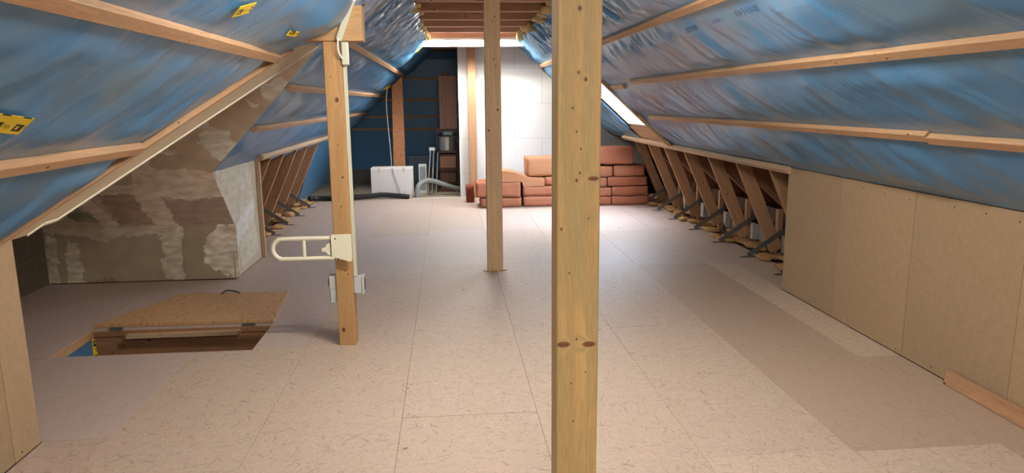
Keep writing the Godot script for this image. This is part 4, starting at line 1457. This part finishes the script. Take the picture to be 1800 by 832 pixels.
	bar(st, P(-0.50, 0.05, 13.656), P(-0.50, 0.49, 13.72), 0.11, 0.004, Vector3.BACK, 0.0)
	part(st, "picture", M.hose_grey, t)
	t = thing("storage_tote", "dark blue-grey storage tote behind the hand trolley", "tote", P(-0.58, 0.0, 14.2))
	st = start()
	prism(st, PackedVector2Array([Vector2(-0.74, -0.012), Vector2(-0.42, -0.012), Vector2(-0.39, 0.64), Vector2(-0.77, 0.64)]), P(0, 0, 14.0), Vector3.RIGHT, Vector3.UP, Vector3.FORWARD, 0.45)
	part(st, "bin", M.tote, t)
	st = start()
	box(st, -0.79, -0.375, 0.64, 0.675, 13.98, 14.47, 0.008)
	part(st, "lid", M.tote, t)
	st = start()
	box(st, -2.20, -1.9, -0.012, 0.13, 14.35, 14.6, 0.006)
	box(st, -2.18, -1.9, 0.135, 0.22, 14.37, 14.6, 0.006)
	solo(st, "stacked_devices", M.dark_plastic, "flat dark devices stacked on the floor of the recess", "device")
	# dark film hanging at the left side of the recess
	st = start()
	var q := [P(-2.16, 1.05, 12.22), P(-2.62, 0.0, 12.40), P(-2.62, 0.0, 15.5), P(-2.16, 1.05, 15.5)]
	flat_poly(st, q, Vector3(-0.9, 0.42, 0).normalized() * 0.003, [Vector2.ZERO, Vector2.RIGHT, Vector2.ONE, Vector2.DOWN])
	solo(st, "film_curtain", M.film_plain, "blue film hanging down behind the last left strut", "film")

# ---------------------------------------------------------------- main
func _ready() -> void:
	rng.seed = 2024
	# camera
	var cam := Camera3D.new()
	cam.name = "camera"
	cam.fov = 2.0 * rad_to_deg(atan(416.0 / 1255.0))
	cam.near = 0.05
	cam.far = 100.0
	add_child(cam)
	var yaw := deg_to_rad(5.0)
	var pitch := deg_to_rad(10.72)
	var roll := deg_to_rad(0.54)
	var fwd := Vector3(sin(yaw) * cos(pitch), -sin(pitch), -cos(yaw) * cos(pitch))
	var right := Vector3(cos(yaw), 0, sin(yaw))
	var down := -right.cross(fwd)
	var r2 := right * cos(roll) + down * sin(roll)
	var d2 := down * cos(roll) - right * sin(roll)
	cam.transform = Transform3D(Basis(r2, -d2, -fwd), Vector3(0, 1.7, 0))
	cam.current = true
	# environment: overcast daylight that enters by the roof window only
	var we := WorldEnvironment.new()
	we.name = "environment"
	var env := Environment.new()
	env.background_mode = Environment.BG_SKY
	var sky := Sky.new()
	var sm := ProceduralSkyMaterial.new()
	sm.sky_top_color = Color(0.86, 0.92, 1.0)
	sm.sky_horizon_color = Color(0.92, 0.95, 1.0)
	sm.ground_bottom_color = Color(0.45, 0.45, 0.43)
	sm.ground_horizon_color = Color(0.8, 0.82, 0.84)
	sky.sky_material = sm
	env.sky = sky
	env.background_energy_multiplier = 56.0
	env.tonemap_mode = Environment.TONE_MAPPER_LINEAR
	env.tonemap_exposure = 0.66
	env.ambient_light_source = Environment.AMBIENT_SOURCE_DISABLED
	env.sdfgi_enabled = true
	env.ssao_enabled = true
	env.ssil_enabled = true
	we.environment = env
	add_child(we)
	make_materials()
	# lamps on the collar beams
	var warm := Color(1.0, 0.975, 0.94)
	lamp("ceiling_lamp", "glowing tube lamp under the last collar beam before the white wall", -0.36, 1.16, CY, 12.15, 9.0, 12.0, Color(1.0, 0.98, 0.95))
	lamp("ceiling_lamp", "tube lamp over the middle of the attic", -0.2, 1.1, CY, 3.65, 7.0, 6.0, warm)
	lamp("ceiling_lamp", "tube lamp above the near end of the attic", -0.2, 1.1, CY, -0.6, 8.0, 6.0, warm)
	build_floor()
	build_walls()
	build_roof_right()
	build_window()
	build_roof_left()
	build_ceiling()
	build_posts()
	build_grab_bar()
	build_electrics()
	build_hatch_lid()
	build_batts()
	build_recess()
